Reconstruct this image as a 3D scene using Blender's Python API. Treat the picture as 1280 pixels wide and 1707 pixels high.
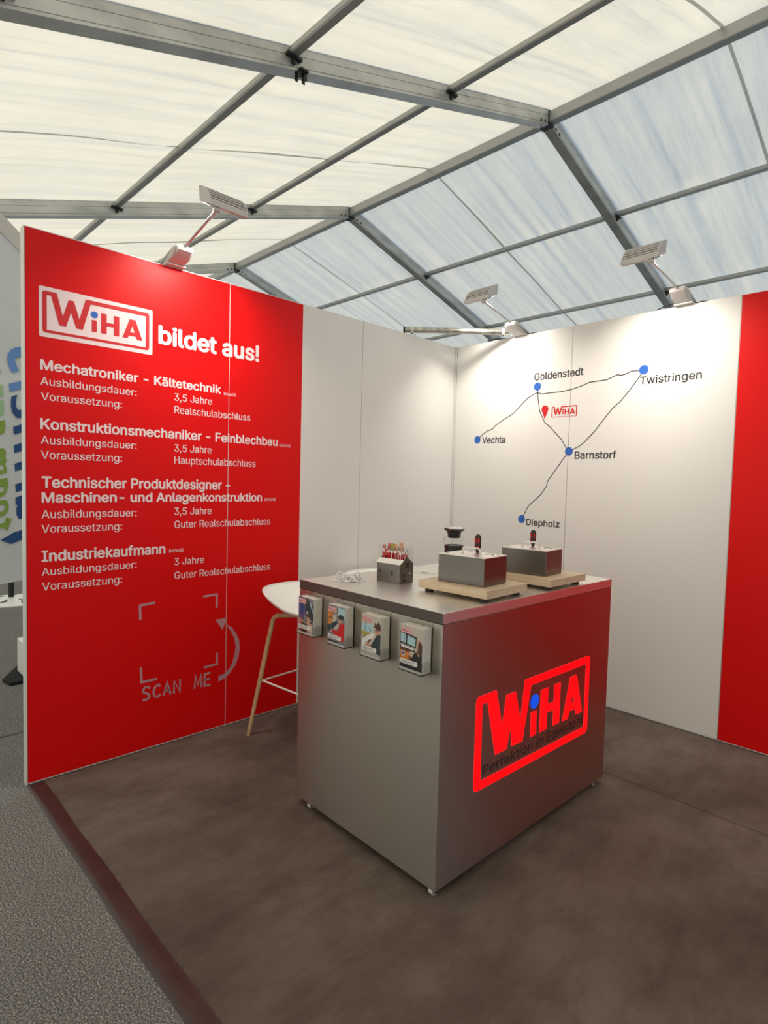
import bpy, bmesh, math, random, os
from mathutils import Vector, Matrix, noise
from mathutils.geometry import tessellate_polygon, delaunay_2d_cdt
random.seed(7)
PI = math.pi
SC = bpy.context.scene
COL = SC.collection
for o in list(bpy.data.objects):
    bpy.data.objects.remove(o)

# ------------------------------------------------------------------ camera
cam_d = bpy.data.cameras.new('camera')
cam_d.sensor_fit = 'HORIZONTAL'; cam_d.sensor_width = 36.0
cam_d.lens = 971.87 / 1280 * 36.0
cam_d.clip_end = 200
cam = bpy.data.objects.new('camera', cam_d); COL.objects.link(cam)
YAW, PITCH, ROLL = -0.7968, -0.0519, 0.0257
_f = Vector((math.sin(YAW)*math.cos(PITCH), math.cos(YAW)*math.cos(PITCH), math.sin(PITCH)))
_r = Vector((math.cos(YAW), -math.sin(YAW), 0)); _u = _r.cross(_f)
_R = math.cos(ROLL)*_r + math.sin(ROLL)*_u; _U = -math.sin(ROLL)*_r + math.cos(ROLL)*_u
cam.matrix_world = Matrix(((_R.x, _U.x, -_f.x, 2.9828), (_R.y, _U.y, -_f.y, -3.6751), (_R.z, _U.z, -_f.z, 1.4364), (0, 0, 0, 1)))
SC.camera = cam

# ------------------------------------------------------------------ daylight over the tent, exposure
w = bpy.data.worlds.new('sky'); SC.world = w; w.use_nodes = True
bg = w.node_tree.nodes['Background']
bg.inputs[0].default_value = (0.66, 0.80, 0.97, 1); bg.inputs[1].default_value = 0.88
sd = bpy.data.lights.new('sun', 'SUN'); sd.energy = 3.5; sd.color = (1.0, 0.79, 0.38); sd.angle = 0.12
sun = bpy.data.objects.new('sun', sd); COL.objects.link(sun)
sun.rotation_euler = (math.radians(58), 0, math.radians(-28))
vs = SC.view_settings
vs.view_transform = 'Standard'; vs.look = 'None'; vs.exposure = 0.0; vs.gamma = 1.0; vs.use_curve_mapping = False
LAMP_W = 6.2          # each arm lamp's own light
# ------------------------------------------------------------------ materials
def mat(name, col, rough=0.5, metal=0.0, spec=0.5, **kw):
    m = bpy.data.materials.new(name); m.use_nodes = True
    b = m.node_tree.nodes['Principled BSDF']
    b.inputs['Base Color'].default_value = (*col, 1); b.inputs['Roughness'].default_value = rough
    b.inputs['Metallic'].default_value = metal; b.inputs['Specular IOR Level'].default_value = spec
    for k, v in kw.items():
        b.inputs[k].default_value = v
    return m
def nodes(m):
    nt = m.node_tree
    return nt, nt.nodes['Principled BSDF'], lambda t, **k: _nn(nt, t, k)
def _nn(nt, t, k):
    n = nt.nodes.new(t)
    for a, b in k.items():
        if a.startswith('i_'):
            n.inputs[a[2:].replace('_', ' ')].default_value = b
        else:
            setattr(n, a, b)
    return n
def coords(nt, scale=(1, 1, 1), kind='Object'):
    tc = nt.nodes.new('ShaderNodeTexCoord'); mp = nt.nodes.new('ShaderNodeMapping')
    mp.inputs['Scale'].default_value = scale
    nt.links.new(tc.outputs[kind], mp.inputs[0]); return mp.outputs[0]
def ramp(nt, src, stops):
    r = nt.nodes.new('ShaderNodeValToRGB'); e = r.color_ramp.elements
    while len(e) < len(stops): e.new(0.5)
    for x, (p, c) in zip(e, stops):
        x.position = p; x.color = (*c, 1) if len(c) == 3 else c
    nt.links.new(src, r.inputs[0]); return r.outputs[0]
def bump(nt, bsdf, src, strength, dist, prev=None):
    b = nt.nodes.new('ShaderNodeBump'); b.inputs['Strength'].default_value = strength; b.inputs['Distance'].default_value = dist
    nt.links.new(src, b.inputs['Height'])
    if prev is not None: nt.links.new(prev, b.inputs['Normal'])
    nt.links.new(b.outputs[0], bsdf.inputs['Normal']); return b.outputs[0]
def noise_tex(nt, vec, scale, detail=4, rough=0.5):
    n = nt.nodes.new('ShaderNodeTexNoise'); n.inputs['Scale'].default_value = scale
    n.inputs['Detail'].default_value = detail; n.inputs['Roughness'].default_value = rough
    nt.links.new(vec, n.inputs['Vector']); return n.outputs['Fac']

def m_textured(name, c0, c1, scale, rough, metal=0, stretch=(1, 1, 1), bs=0.1, bd=0.002, spec=0.5, lo=0.35, hi=0.65, detail=4):
    m = mat(name, c0, rough, metal, spec); nt, b, _ = nodes(m)
    f = noise_tex(nt, coords(nt, stretch), scale, detail)
    nt.links.new(ramp(nt, f, [(lo, c0), (hi, c1)]), b.inputs['Base Color'])
    bump(nt, b, f, bs, bd); return m

def m_steel(name, col, rough, stretch, metal=1.0, aniso=0.0, turn=0.25):
    m = mat(name, col, rough, metal); nt, b, _ = nodes(m)
    if aniso:
        tg = nt.nodes.new('ShaderNodeTangent'); tg.direction_type = 'RADIAL'; tg.axis = 'Z'
        b.inputs['Anisotropic'].default_value = aniso; b.inputs['Anisotropic Rotation'].default_value = turn
        nt.links.new(tg.outputs[0], b.inputs['Tangent'])
    f = noise_tex(nt, coords(nt, stretch), 60, 3)
    mr = _nn(nt, 'ShaderNodeMapRange', {}); mr.inputs['To Min'].default_value = rough-0.07; mr.inputs['To Max'].default_value = rough+0.07
    nt.links.new(f, mr.inputs[0]); nt.links.new(mr.outputs[0], b.inputs['Roughness'])
    bump(nt, b, f, 0.02, 0.0001); return m

def m_fabric(name, col, trans):
    m = bpy.data.materials.new(name); m.use_nodes = True; nt = m.node_tree; nt.nodes.clear()
    out = nt.nodes.new('ShaderNodeOutputMaterial'); mix = nt.nodes.new('ShaderNodeMixShader')
    d = nt.nodes.new('ShaderNodeBsdfDiffuse'); t = nt.nodes.new('ShaderNodeBsdfTranslucent')
    d.inputs[0].default_value = (*col, 1)
    v = coords(nt, (1, 1, 1)); f = noise_tex(nt, v, 1.3, 5, 0.6)
    c = ramp(nt, f, [(0.3, tuple(x*0.93 for x in col)), (0.7, col)])
    nt.links.new(c, t.inputs[0]); nt.links.new(c, d.inputs[0])
    b = nt.nodes.new('ShaderNodeBump'); b.inputs['Strength'].default_value = 0.8; b.inputs['Distance'].default_value = 0.035
    f2 = noise_tex(nt, coords(nt, (1, 0.14, 0.14)), 7.5, 3.5, 0.55); nt.links.new(f2, b.inputs['Height'])
    nt.links.new(b.outputs[0], d.inputs['Normal']); nt.links.new(b.outputs[0], t.inputs['Normal'])
    mix.inputs[0].default_value = trans
    nt.links.new(d.outputs[0], mix.inputs[1]); nt.links.new(t.outputs[0], mix.inputs[2]); nt.links.new(mix.outputs[0], out.inputs[0])
    return m

def m_emit(name, col, s):
    m = mat(name, (0, 0, 0), 0.4); b = m.node_tree.nodes['Principled BSDF']
    b.inputs['Emission Color'].default_value = (*col, 1); b.inputs['Emission Strength'].default_value = s; return m

M = {}
M['red'] = m_textured('red print film', (0.72, 0.0015, 0.0015), (0.74, 0.002, 0.002), 260, 0.42, bs=0.12, bd=0.0006, spec=0.25)
M['white'] = m_textured('white panel laminate', (0.78, 0.755, 0.725), (0.80, 0.775, 0.745), 260, 0.42, bs=0.12, bd=0.0006)
M['print'] = mat('white lettering film', (0.88, 0.70, 0.71), 0.5)
M['printred'] = mat('red lettering film', (0.62, 0.008, 0.012), 0.5)
M['printblue'] = mat('blue lettering film', (0.02, 0.12, 0.50), 0.5)
M['navy'] = mat('navy printing', (0.015, 0.07, 0.24), 0.5)
M['skyblue'] = mat('pale blue printing', (0.12, 0.27, 0.62), 0.5)
M['green'] = mat('lime green printing', (0.24, 0.38, 0.06), 0.5)
M['palegreen'] = mat('pale green printing', (0.35, 0.55, 0.30), 0.5)
M['greyprint'] = mat('grey lettering film', (0.52, 0.26, 0.30), 0.5)
M['black'] = mat('black lettering film', (0.02, 0.02, 0.022), 0.5)
M['alu'] = m_textured('anodised aluminium beam', (0.42, 0.42, 0.40), (0.56, 0.56, 0.535), 3.0, 0.42, 0.6, (1, 1, 3), 0.1, 0.002)
M['alu2'] = mat('white aluminium profile', (0.72, 0.70, 0.67), 0.4, 0.1)
M['steelrod'] = mat('dull purlin aluminium', (0.40, 0.40, 0.385), 0.42, 0.55)
M['dark'] = mat('blackened fitting', (0.02, 0.02, 0.02), 0.5, 0.2)
M['blackplastic'] = mat('black plastic', (0.012, 0.012, 0.014), 0.35)
M['roof'] = m_fabric('sailcloth roof membrane', (0.90, 0.90, 0.87), 0.62)
M['seam'] = m_fabric('membrane weld seam', (0.58, 0.58, 0.55), 0.6)
M['tentwall'] = m_fabric('tent side wall sheet', (0.88, 0.89, 0.89), 0.65)
M['lampgrey'] = mat('grey lamp plastic', (0.52, 0.50, 0.48), 0.4)
M['lampglass'] = m_emit('lit lamp glass', (1.0, 0.93, 0.82), 3.0)
M['chrome'] = mat('polished steel', (0.78, 0.77, 0.75), 0.16, 1.0)
M['galv'] = m_textured('galvanised tube', (0.30, 0.29, 0.26), (0.62, 0.60, 0.55), 22, 0.34, 0.85, (1, 1, 1), 0.1, 0.001)
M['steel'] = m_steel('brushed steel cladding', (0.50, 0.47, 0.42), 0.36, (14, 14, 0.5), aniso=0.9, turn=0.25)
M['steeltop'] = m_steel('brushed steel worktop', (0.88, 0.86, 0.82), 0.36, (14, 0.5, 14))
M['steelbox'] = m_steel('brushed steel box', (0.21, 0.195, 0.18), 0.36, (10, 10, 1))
M['steellip'] = m_steel('brushed edge with painted dark reflection', (0.15, 0.13, 0.118), 0.42, (1, 1, 14))  # base colour darkened to stand in for a dark reflection on the lip
M['glowred'] = m_emit('backlit red acrylic', (1.0, 0.0, 0.003), 1.15)
M['glowpink'] = m_emit('backlit acrylic edge', (1.0, 0.04, 0.04), 1.0)
M['glowblue'] = m_emit('backlit blue acrylic', (0.0, 0.09, 0.85), 0.9)
M['wood'] = m_textured('pale beech board', (0.62, 0.47, 0.31), (0.72, 0.58, 0.41), 8, 0.5, 0, (1, 14, 10), 0.05, 0.001)
M['oak'] = m_textured('oak laminated leg', (0.52, 0.31, 0.15), (0.66, 0.43, 0.24), 12, 0.45, 0, (3, 3, 0.4), 0.04, 0.001)
M['shell'] = mat('white seat shell', (0.82, 0.83, 0.80), 0.35)
M['paper'] = m_textured('paper edges', (0.60, 0.56, 0.49), (0.78, 0.74, 0.67), 3, 0.8, 0, (1, 160, 1), 0.2, 0.0006)
M['card'] = mat('white card', (0.80, 0.78, 0.76), 0.6)
M['greycard'] = mat('grey print on card', (0.25, 0.24, 0.25), 0.6)
M['acrylic'] = mat('clear acrylic', (0.97, 0.98, 0.98), 0.03, 0, 0.5, **{'Transmission Weight': 1.0, 'IOR': 1.3})
M['glass'] = mat('clear jar glass', (0.98, 0.99, 0.99), 0.02, 0, 0.5, **{'Transmission Weight': 1.0, 'IOR': 1.18})
M['penred'] = mat('red pen plastic', (0.55, 0.01, 0.02), 0.3)
M['orange'] = mat('orange print', (0.65, 0.22, 0.03), 0.5)
M['yellow'] = mat('yellow green wrapper', (0.42, 0.36, 0.06), 0.35)
M['pinkw'] = mat('pink striped wrapper', (0.62, 0.16, 0.17), 0.35)
M['tanw'] = mat('salmon wrapper', (0.70, 0.42, 0.27), 0.4)
M['skin'] = mat('skin tone print', (0.58, 0.32, 0.22), 0.5)
M['hair'] = mat('brown hair print', (0.09, 0.045, 0.025), 0.5)
M['teal'] = mat('dark teal print', (0.025, 0.045, 0.06), 0.5)
M['cyan'] = mat('pale cyan print', (0.42, 0.62, 0.68), 0.5)
M['lilac'] = mat('violet print', (0.12, 0.08, 0.24), 0.5)
M['greyp'] = mat('mid grey print', (0.22, 0.22, 0.23), 0.5)
M['beigep'] = mat('beige print', (0.55, 0.50, 0.42), 0.5)
M['logopink'] = mat('coral logo print', (0.62, 0.05, 0.06), 0.5)
M['canvas'] = m_textured('banner cloth', (0.62, 0.65, 0.67), (0.68, 0.71, 0.73), 3, 0.7, bs=0.15, bd=0.01)
M['mat'] = mat('matt black base', (0.012, 0.012, 0.013), 0.8, 0, 0.2)
M['hem'] = mat('beige banner hem', (0.60, 0.57, 0.53), 0.7)
M['tape'] = m_textured('dark brown cloth tape', (0.034, 0.016, 0.015), (0.050, 0.025, 0.023), 9, 0.42, bs=0.3, bd=0.004)

def m_booth_carpet():
    m = mat('brown booth carpet', (0.1, 0.08, 0.07), 0.95, 0, 0.15); nt, b, _ = nodes(m)
    v = coords(nt); f1 = noise_tex(nt, v, 1.6, 8, 0.62); f2 = noise_tex(nt, v, 420, 3, 0.7)
    f3 = noise_tex(nt, coords(nt, (1, 0.4, 1)), 7, 6, 0.7)
    c1 = ramp(nt, f1, [(0.34, (0.112, 0.083, 0.068)), (0.64, (0.180, 0.142, 0.118))])
    c2 = ramp(nt, f3, [(0.32, (0.70, 0.67, 0.66)), (0.58, (1.0, 1.0, 1.0))])
    c3 = ramp(nt, f2, [(0.25, (0.80, 0.80, 0.80)), (0.75, (1.15, 1.15, 1.15))])
    x = nt.nodes.new('ShaderNodeMix'); x.data_type = 'RGBA'; x.blend_type = 'MULTIPLY'; x.inputs[0].default_value = 1
    y = nt.nodes.new('ShaderNodeMix'); y.data_type = 'RGBA'; y.blend_type = 'MULTIPLY'; y.inputs[0].default_value = 1
    nt.links.new(c1, x.inputs[6]); nt.links.new(c2, x.inputs[7]); nt.links.new(x.outputs[2], y.inputs[6]); nt.links.new(c3, y.inputs[7])
    nt.links.new(y.outputs[2], b.inputs['Base Color'])
    p = bump(nt, b, f3, 0.8, 0.03); bump(nt, b, f2, 0.3, 0.002, p); return m
M['carpet'] = m_booth_carpet()
def m_hall_carpet():
    m = mat('speckled grey needle felt', (0.15, 0.15, 0.14), 1.0, 0, 0.1); nt, b, _ = nodes(m)
    v = coords(nt); f1 = noise_tex(nt, v, 170, 3, 0.75); f2 = noise_tex(nt, v, 3, 4)
    c1 = ramp(nt, f1, [(0.32, (0.040, 0.040, 0.038)), (0.50, (0.165, 0.163, 0.155)), (0.66, (0.48, 0.47, 0.45))])
    c2 = ramp(nt, f2, [(0.3, (0.88, 0.88, 0.88)), (0.7, (1.0, 1.0, 1.0))])
    x = nt.nodes.new('ShaderNodeMix'); x.data_type = 'RGBA'; x.blend_type = 'MULTIPLY'; x.inputs[0].default_value = 1
    nt.links.new(c1, x.inputs[6]); nt.links.new(c2, x.inputs[7]); nt.links.new(x.outputs[2], b.inputs['Base Color'])
    bump(nt, b, f1, 0.6, 0.005); return m
M['hall'] = m_hall_carpet()

# ------------------------------------------------------------------ mesh helpers
def link(name, me, m=None, parent=None, loc=(0, 0, 0), rz=0.0, smooth=False):
    o = bpy.data.objects.new(name, me); COL.objects.link(o)
    for x in (m if isinstance(m, (list, tuple)) else [m]):
        if x is not None: me.materials.append(x)
    if parent is not None: o.parent = parent
    o.location = loc; o.rotation_euler = (0, 0, rz)
    if smooth:
        for p in me.polygons: p.use_smooth = True
    return o
class G:
    """collects shapes into one mesh"""
    def __init__(s): s.v = []; s.f = []; s.mi = []
    def add(s, vs, fs, mi=0):
        n = len(s.v); s.v += [tuple(v) for v in vs]; s.f += [tuple(i+n for i in f) for f in fs]; s.mi += [mi]*len(fs)
    def box(s, x0, x1, y0, y1, z0, z1, mt=None, mi=0):
        vs = [Vector((x, y, z)) for z in (z0, z1) for y in (y0, y1) for x in (x0, x1)]
        if mt is not None: vs = [mt @ v for v in vs]
        s.add(vs, [(0, 2, 3, 1), (4, 5, 7, 6), (0, 1, 5, 4), (2, 6, 7, 3), (0, 4, 6, 2), (1, 3, 7, 5)], mi)
    def bbox(s, x0, x1, y0, y1, z0, z1, b=0.003, seg=2, mt=None, mi=0):
        bm = bmesh.new(); bmesh.ops.create_cube(bm, size=1)
        for v in bm.verts: v.co = Vector(((x0+x1)/2+v.co.x*(x1-x0), (y0+y1)/2+v.co.y*(y1-y0), (z0+z1)/2+v.co.z*(z1-z0)))
        bmesh.ops.bevel(bm, geom=bm.edges[:], offset=b, segments=seg, affect='EDGES', profile=0.6)
        bm.verts.index_update()
        s.add([(mt @ v.co if mt is not None else v.co) for v in bm.verts], [[v.index for v in f.verts] for f in bm.faces], mi); bm.free()
    def tube(s, pts, r, n=10, cap=True, mi=0, flat=None):
        pts = [Vector(p) for p in pts]; k = len(pts); rs = r if isinstance(r, (list, tuple)) else [r]*k
        t0 = (pts[1]-pts[0]).normalized(); a = Vector((0, 0, 1)) if abs(t0.z) < 0.9 else Vector((1, 0, 0))
        u = t0.cross(a).normalized(); vs = []
        for i, p in enumerate(pts):
            t = (pts[min(i+1, k-1)]-pts[max(i-1, 0)]).normalized()
            u = (u-t*u.dot(t)).normalized(); w_ = t.cross(u)
            for j in range(n):
                an = 2*PI*j/n
                vs.append(p+rs[i]*(math.cos(an)*u+math.sin(an)*w_*(flat or 1)))
        fs = [(i*n+j, i*n+(j+1) % n, (i+1)*n+(j+1) % n, (i+1)*n+j) for i in range(k-1) for j in range(n)]
        if cap: fs += [tuple(reversed(range(n))), tuple((k-1)*n+j for j in range(n))]
        s.add(vs, fs, mi)
    def lathe(s, prof, n=24, c=(0, 0, 0), mi=0, cap=True):
        vs = [(c[0]+r*math.cos(2*PI*j/n), c[1]+r*math.sin(2*PI*j/n), c[2]+z) for r, z in prof for j in range(n)]
        k = len(prof)
        fs = [(i*n+j, i*n+(j+1) % n, (i+1)*n+(j+1) % n, (i+1)*n+j) for i in range(k-1) for j in range(n)]
        if cap: fs += [tuple(reversed(range(n))), tuple((k-1)*n+j for j in range(n))]
        s.add(vs, fs, mi)
    def prism(s, poly, axis, a0, a1, mt=None, mi=0):
        """poly in the two other axes (order x,y,z without axis), extruded along axis"""
        n = len(poly); vs = []
        for a in (a0, a1):
            for p in poly:
                q = list(p); q.insert('xyz'.index(axis), a); q = Vector(q)
                vs.append(mt @ q if mt is not None else q)
        fs = [(i, (i+1) % n, n+(i+1) % n, n+i) for i in range(n)] + [tuple(reversed(range(n))), tuple(n+i for i in range(n))]
        s.add(vs, fs, mi)
    def obj(s, name, m=None, parent=None, smooth=False, auto=None, loc=(0, 0, 0), rz=0.0, label=None):
        me = bpy.data.meshes.new(name); me.from_pydata(s.v, [], s.f); me.update()
        bm = bmesh.new(); bm.from_mesh(me); bmesh.ops.recalc_face_normals(bm, faces=bm.faces); bm.to_mesh(me); bm.free()
        if any(s.mi):
            for p, i in zip(me.polygons, s.mi): p.material_index = i
        o = link(name, me, m, parent, loc, rz, smooth)
        if smooth and auto:
            me.set_sharp_from_angle(angle=math.radians(auto))
        if label: o['label'] = label
        return o
def thing(name, label, cat, loc=(0, 0, 0), rz=0.0, group=None, rot=None):
    o = bpy.data.objects.new(name, None); COL.objects.link(o); o.location = loc
    o.rotation_euler = rot if rot else (0, 0, rz); o.empty_display_size = 0.05
    return tag(o, label, cat, group)
def tag(o, label, cat, group=None, kind=None):
    if label: o['label'] = label
    if cat: o['category'] = cat
    if group: o['group'] = group
    if kind: o['kind'] = kind
    return o
def structure(name, label=None):
    o = bpy.data.objects.new(name, None); COL.objects.link(o); o['kind'] = 'structure'
    if label: o['label'] = label
    return o
def copy_tree(o, parent=None):
    kids = list(o.children); c = o.copy(); COL.objects.link(c)
    if parent is not None: c.parent = parent
    for k in kids: copy_tree(k, c)
    return c

# flat printing: outlines filled in the plane and placed by (origin, u, v)
def plane_mat(o, u, v):
    o, u, v = Vector(o), Vector(u).normalized(), Vector(v).normalized(); n = u.cross(v)
    return Matrix(((u.x, v.x, n.x, o.x), (u.y, v.y, n.y, o.y), (u.z, v.z, n.z, o.z), (0, 0, 0, 1)))
def curve_mesh(cu):
    t = bpy.data.objects.new('tmp', cu); COL.objects.link(t)
    dg = bpy.context.evaluated_depsgraph_get(); dg.update()
    me = bpy.data.meshes.new_from_object(t.evaluated_get(dg), depsgraph=dg)
    bpy.data.objects.remove(t); return me
def area2(lp): return sum(a[0]*b[1]-b[0]*a[1] for a, b in zip(lp, lp[1:]+lp[:1]))
def inside(p, lp):
    c = False
    for a, b in zip(lp, lp[1:]+lp[:1]):
        if (a[1] > p[1]) != (b[1] > p[1]) and p[0] < (b[0]-a[0])*(p[1]-a[1])/(b[1]-a[1])+a[0]: c = not c
    return c
def fill(loops, z=0.0, V=None, F=None):
    """triangulate outlines; an outline lying inside another of them is a hole (one level, islands inside holes start anew)"""
    V = [] if V is None else V; F = [] if F is None else F
    loops = [[tuple(p[:2]) for p in lp] for lp in loops]
    depth = [sum(inside(lp[0], q) for q in loops if q is not lp) for lp in loops]
    for k, lp in enumerate(loops):
        if depth[k] % 2: continue
        holes = [q for d, q in zip(depth, loops) if d == depth[k]+1 and inside(q[0], lp)]
        group = [lp]+holes; flatl = [p for q in group for p in q]; n = len(V)
        V += [(p[0], p[1], z) for p in flatl]
        for t in tessellate_polygon([[Vector((p[0], p[1], 0)) for p in q] for q in group]):
            a, b, c = (flatl[i] for i in t)
            cr = (b[0]-a[0])*(c[1]-a[1])-(b[1]-a[1])*(c[0]-a[0])
            if abs(cr) < 1e-14: continue
            F.append(tuple(n+i for i in (t if cr > 0 else t[::-1])))
    return V, F
def grow(lp, d):
    s_ = 1 if area2(lp) > 0 else -1; out = []; k = len(lp)
    for i, p in enumerate(lp):
        a = (Vector(p)-Vector(lp[i-1])).normalized(); b = (Vector(lp[(i+1) % k])-Vector(p)).normalized()
        n_ = Vector((a.y+b.y, -a.x-b.x)); n_ = n_.normalized() if n_.length > 1e-6 else Vector((a.y, -a.x))
        c = max(0.4, n_.dot(Vector((a.y, -a.x)))); q = Vector(p)+n_*s_*d/c; out.append((q.x, q.y))
    return out
def flat(name, loops, m, parent, pm, lift=0.001, off=0.0, label=None):
    if off:
        dep = [sum(inside(lp[0], q) for q in loops if q is not lp) for lp in loops]
        loops = [grow(lp, off if d % 2 == 0 else -off) for lp, d in zip(loops, dep)]
    V, F = fill(loops)
    me = bpy.data.meshes.new(name); me.from_pydata(V, [], F); me.transform(pm @ Matrix.Translation((0, 0, lift))); me.update()
    o = link(name, me, m, parent)
    if label: o['label'] = label
    return o
def rounded(lp, r, which=None, n=5):
    out = []; k = len(lp)
    for i, p in enumerate(lp):
        if which is not None and i not in which: out.append(p); continue
        p = Vector(p); a = Vector(lp[i-1])-p; b = Vector(lp[(i+1) % k])-p
        ra = min(r, a.length/2); rb = min(r, b.length/2); A = p+a.normalized()*ra; B = p+b.normalized()*rb
        for j in range(n+1):
            t = j/n; q = (1-t)**2*A+2*t*(1-t)*p+t*t*B; out.append((q.x, q.y))
    return out
def circ(c, r, n=28, ry=None):
    return [(c[0]+r*math.cos(2*PI*i/n), c[1]+(ry or r)*math.sin(2*PI*i/n)) for i in range(n)]
def stroke(pts, w_):
    """outline of a polyline of width w_"""
    P = [Vector(p) for p in pts]; L, R_ = [], []
    for i, p in enumerate(P):
        if i == 0: d = (P[1]-p).normalized()
        elif i == len(P)-1: d = (p-P[i-1]).normalized()
        else: d = ((P[i+1]-p).normalized()+(p-P[i-1]).normalized()).normalized()
        n_ = Vector((-d.y, d.x)); k = 1.0
        if 0 < i < len(P)-1:
            c = abs(n_.dot(Vector((-(P[i+1]-p).normalized().y, (P[i+1]-p).normalized().x)))); k = 1/max(c, 0.5)
        L.append(p+n_*w_/2*k); R_.append(p-n_*w_/2*k)
    return [tuple(q) for q in L]+[tuple(q) for q in reversed(R_)]
try:
    FONT = bpy.data.fonts.load(os.path.join(bpy.utils.resource_path('LOCAL'), 'datafiles', 'fonts', 'Inter.woff2'))
except Exception:
    FONT = None
def glyph_loops(body, spacing):
    cu = bpy.data.curves.new('t', 'FONT'); cu.body = body; cu.size = 1.0; cu.space_character = spacing
    if FONT: cu.font = FONT
    t = bpy.data.objects.new('tmp', cu); COL.objects.link(t)
    dg = bpy.context.evaluated_depsgraph_get(); c2 = t.to_curve(dg); loops = []
    for sp in c2.splines:
        if sp.type == 'BEZIER':
            P = sp.bezier_points; lp = []; n = len(P)
            for i in range(n):
                a, b = P[i], P[(i+1) % n]; lp.append((a.co.x, a.co.y))
                l0 = (b.co-a.co).length; dv = (a.handle_right-a.co).cross(b.co-a.co).length+(b.handle_left-b.co).cross(b.co-a.co).length
                if l0 > 1e-6 and dv/l0 > 0.002:
                    for k in (1, 2, 3):
                        q = k/4; v = (1-q)**3*a.co+3*q*(1-q)**2*a.handle_right+3*q*q*(1-q)*b.handle_left+q**3*b.co; lp.append((v.x, v.y))
        else: lp = [(p.co.x, p.co.y) for p in sp.points]
        out = [p for i, p in enumerate(lp) if abs(p[0]-lp[i-1][0])+abs(p[1]-lp[i-1][1]) > 1e-5]
        if len(out) > 2: loops.append(out)
    t.to_curve_clear(); bpy.data.objects.remove(t); bpy.data.curves.remove(cu)
    return loops
def text(s, x, y, wd, cap, m, parent, pm, bold=0.0, name='lettering', lift=0.001, label=None, spacing=1.0):
    loops = glyph_loops(s, spacing); pv, pe = [], []
    for l in loops:
        n = len(pv); pv += [Vector(p) for p in l]; pe += [(n+i, n+(i+1) % len(l)) for i in range(len(l))]
    cv, _, cf_, _, _, _ = delaunay_2d_cdt(pv, pe, [], 0, 1e-6)
    bb = [(min(p[0] for p in l), max(p[0] for p in l), min(p[1] for p in l), max(p[1] for p in l), l) for l in loops]
    V = [(p.x, p.y, 0) for p in cv]; F = []
    for f in cf_:                       # keep the triangles that lie inside a letter
        cx = sum(cv[i].x for i in f)/3; cy = sum(cv[i].y for i in f)/3; wn = 0
        for x0, x1, y0, y1, l in bb:
            if x0 < cx < x1 and y0 < cy < y1:
                for i, b_ in enumerate(l):
                    a_ = l[i-1]
                    if (a_[1] > cy) != (b_[1] > cy) and cx < (b_[0]-a_[0])*(cy-a_[1])/(b_[1]-a_[1])+a_[0]: wn += 1 if b_[1] > a_[1] else -1
        if wn:
            a_, b_, c_ = (cv[i] for i in f)
            F.append(tuple(f) if (b_-a_).cross(c_-a_) > 0 else tuple(reversed(f)))
    if bold > 0:                        # heavier weight: the same outlines printed a hair apart
        sh = [(0, 0)]+[(bold*math.cos(a), bold*0.8*math.sin(a)) for a in [k*PI/4 for k in range(8)]]
        if bold < 0.008: sh = [(-bold, 0), (bold, 0)]
        n = len(V); V0, F0 = V, F; V, F = [], []
        for k, (a, b) in enumerate(sh):
            V += [(p+a, q+b, k*0.00001) for p, q, z in V0]; F += [tuple(i+k*n for i in f) for f in F0]
    xs = [v[0] for v in V]; x0, x1 = min(xs), max(xs); sx = wd/(x1-x0); sy = cap/CAPH
    V = [((v[0]-x0)*sx+x, v[1]*sy+y, v[2]) for v in V]
    me = bpy.data.meshes.new(name); me.from_pydata(V, [], F); me.transform(pm @ Matrix.Translation((0, 0, lift))); me.update()
    o = link(name, me, m, parent)
    if label: o['label'] = label
    return o

CAPH = 0.5087 if FONT else 0.69
# the framed lettering mark: outlines in units of its frame width
def mark_loops(bottom_out=-0.004, bottom_in=0.021):
    frame = [(0, 0.380), (0.122, 0.380), (0.174, 0.173), (0.225, 0.338), (0.272, 0.338), (0.320, 0.176), (0.378, 0.380), (1.0, 0.380), (1.0, bottom_out), (0, bottom_out)]
    frame = rounded(frame, 0.028, (0, 7, 8, 9))
    inner = [(0.037, 0.343), (0.074, 0.343), (0.143, 0.083), (0.202, 0.083), (0.246, 0.225), (0.293, 0.083), (0.351, 0.083), (0.423, 0.342), (0.964, 0.342), (0.964, bottom_in), (0.037, bottom_in)]
    i_ = [(0.433, 0.197), (0.479, 0.197), (0.479, 0.083), (0.433, 0.083)]
    h_ = [(0.519, 0.279), (0.573, 0.279), (0.573, 0.197), (0.642, 0.197), (0.642, 0.279), (0.695, 0.279), (0.695, 0.083), (0.642, 0.083), (0.642, 0.161), (0.573, 0.161), (0.573, 0.083), (0.519, 0.083)]
    a_ = [(0.798, 0.279), (0.858, 0.279), (0.929, 0.083), (0.873, 0.083), (0.861, 0.112), (0.790, 0.112), (0.778, 0.083), (0.727, 0.083)]
    ah = [(0.827, 0.212), (0.849, 0.149), (0.804, 0.149)]
    return [frame, inner, i_, h_, a_, ah], circ((0.457, 0.250), 0.0335)
def place(loops, x, y, k): return [[(x+p[0]*k, y+p[1]*k) for p in lp] for lp in loops]
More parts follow.
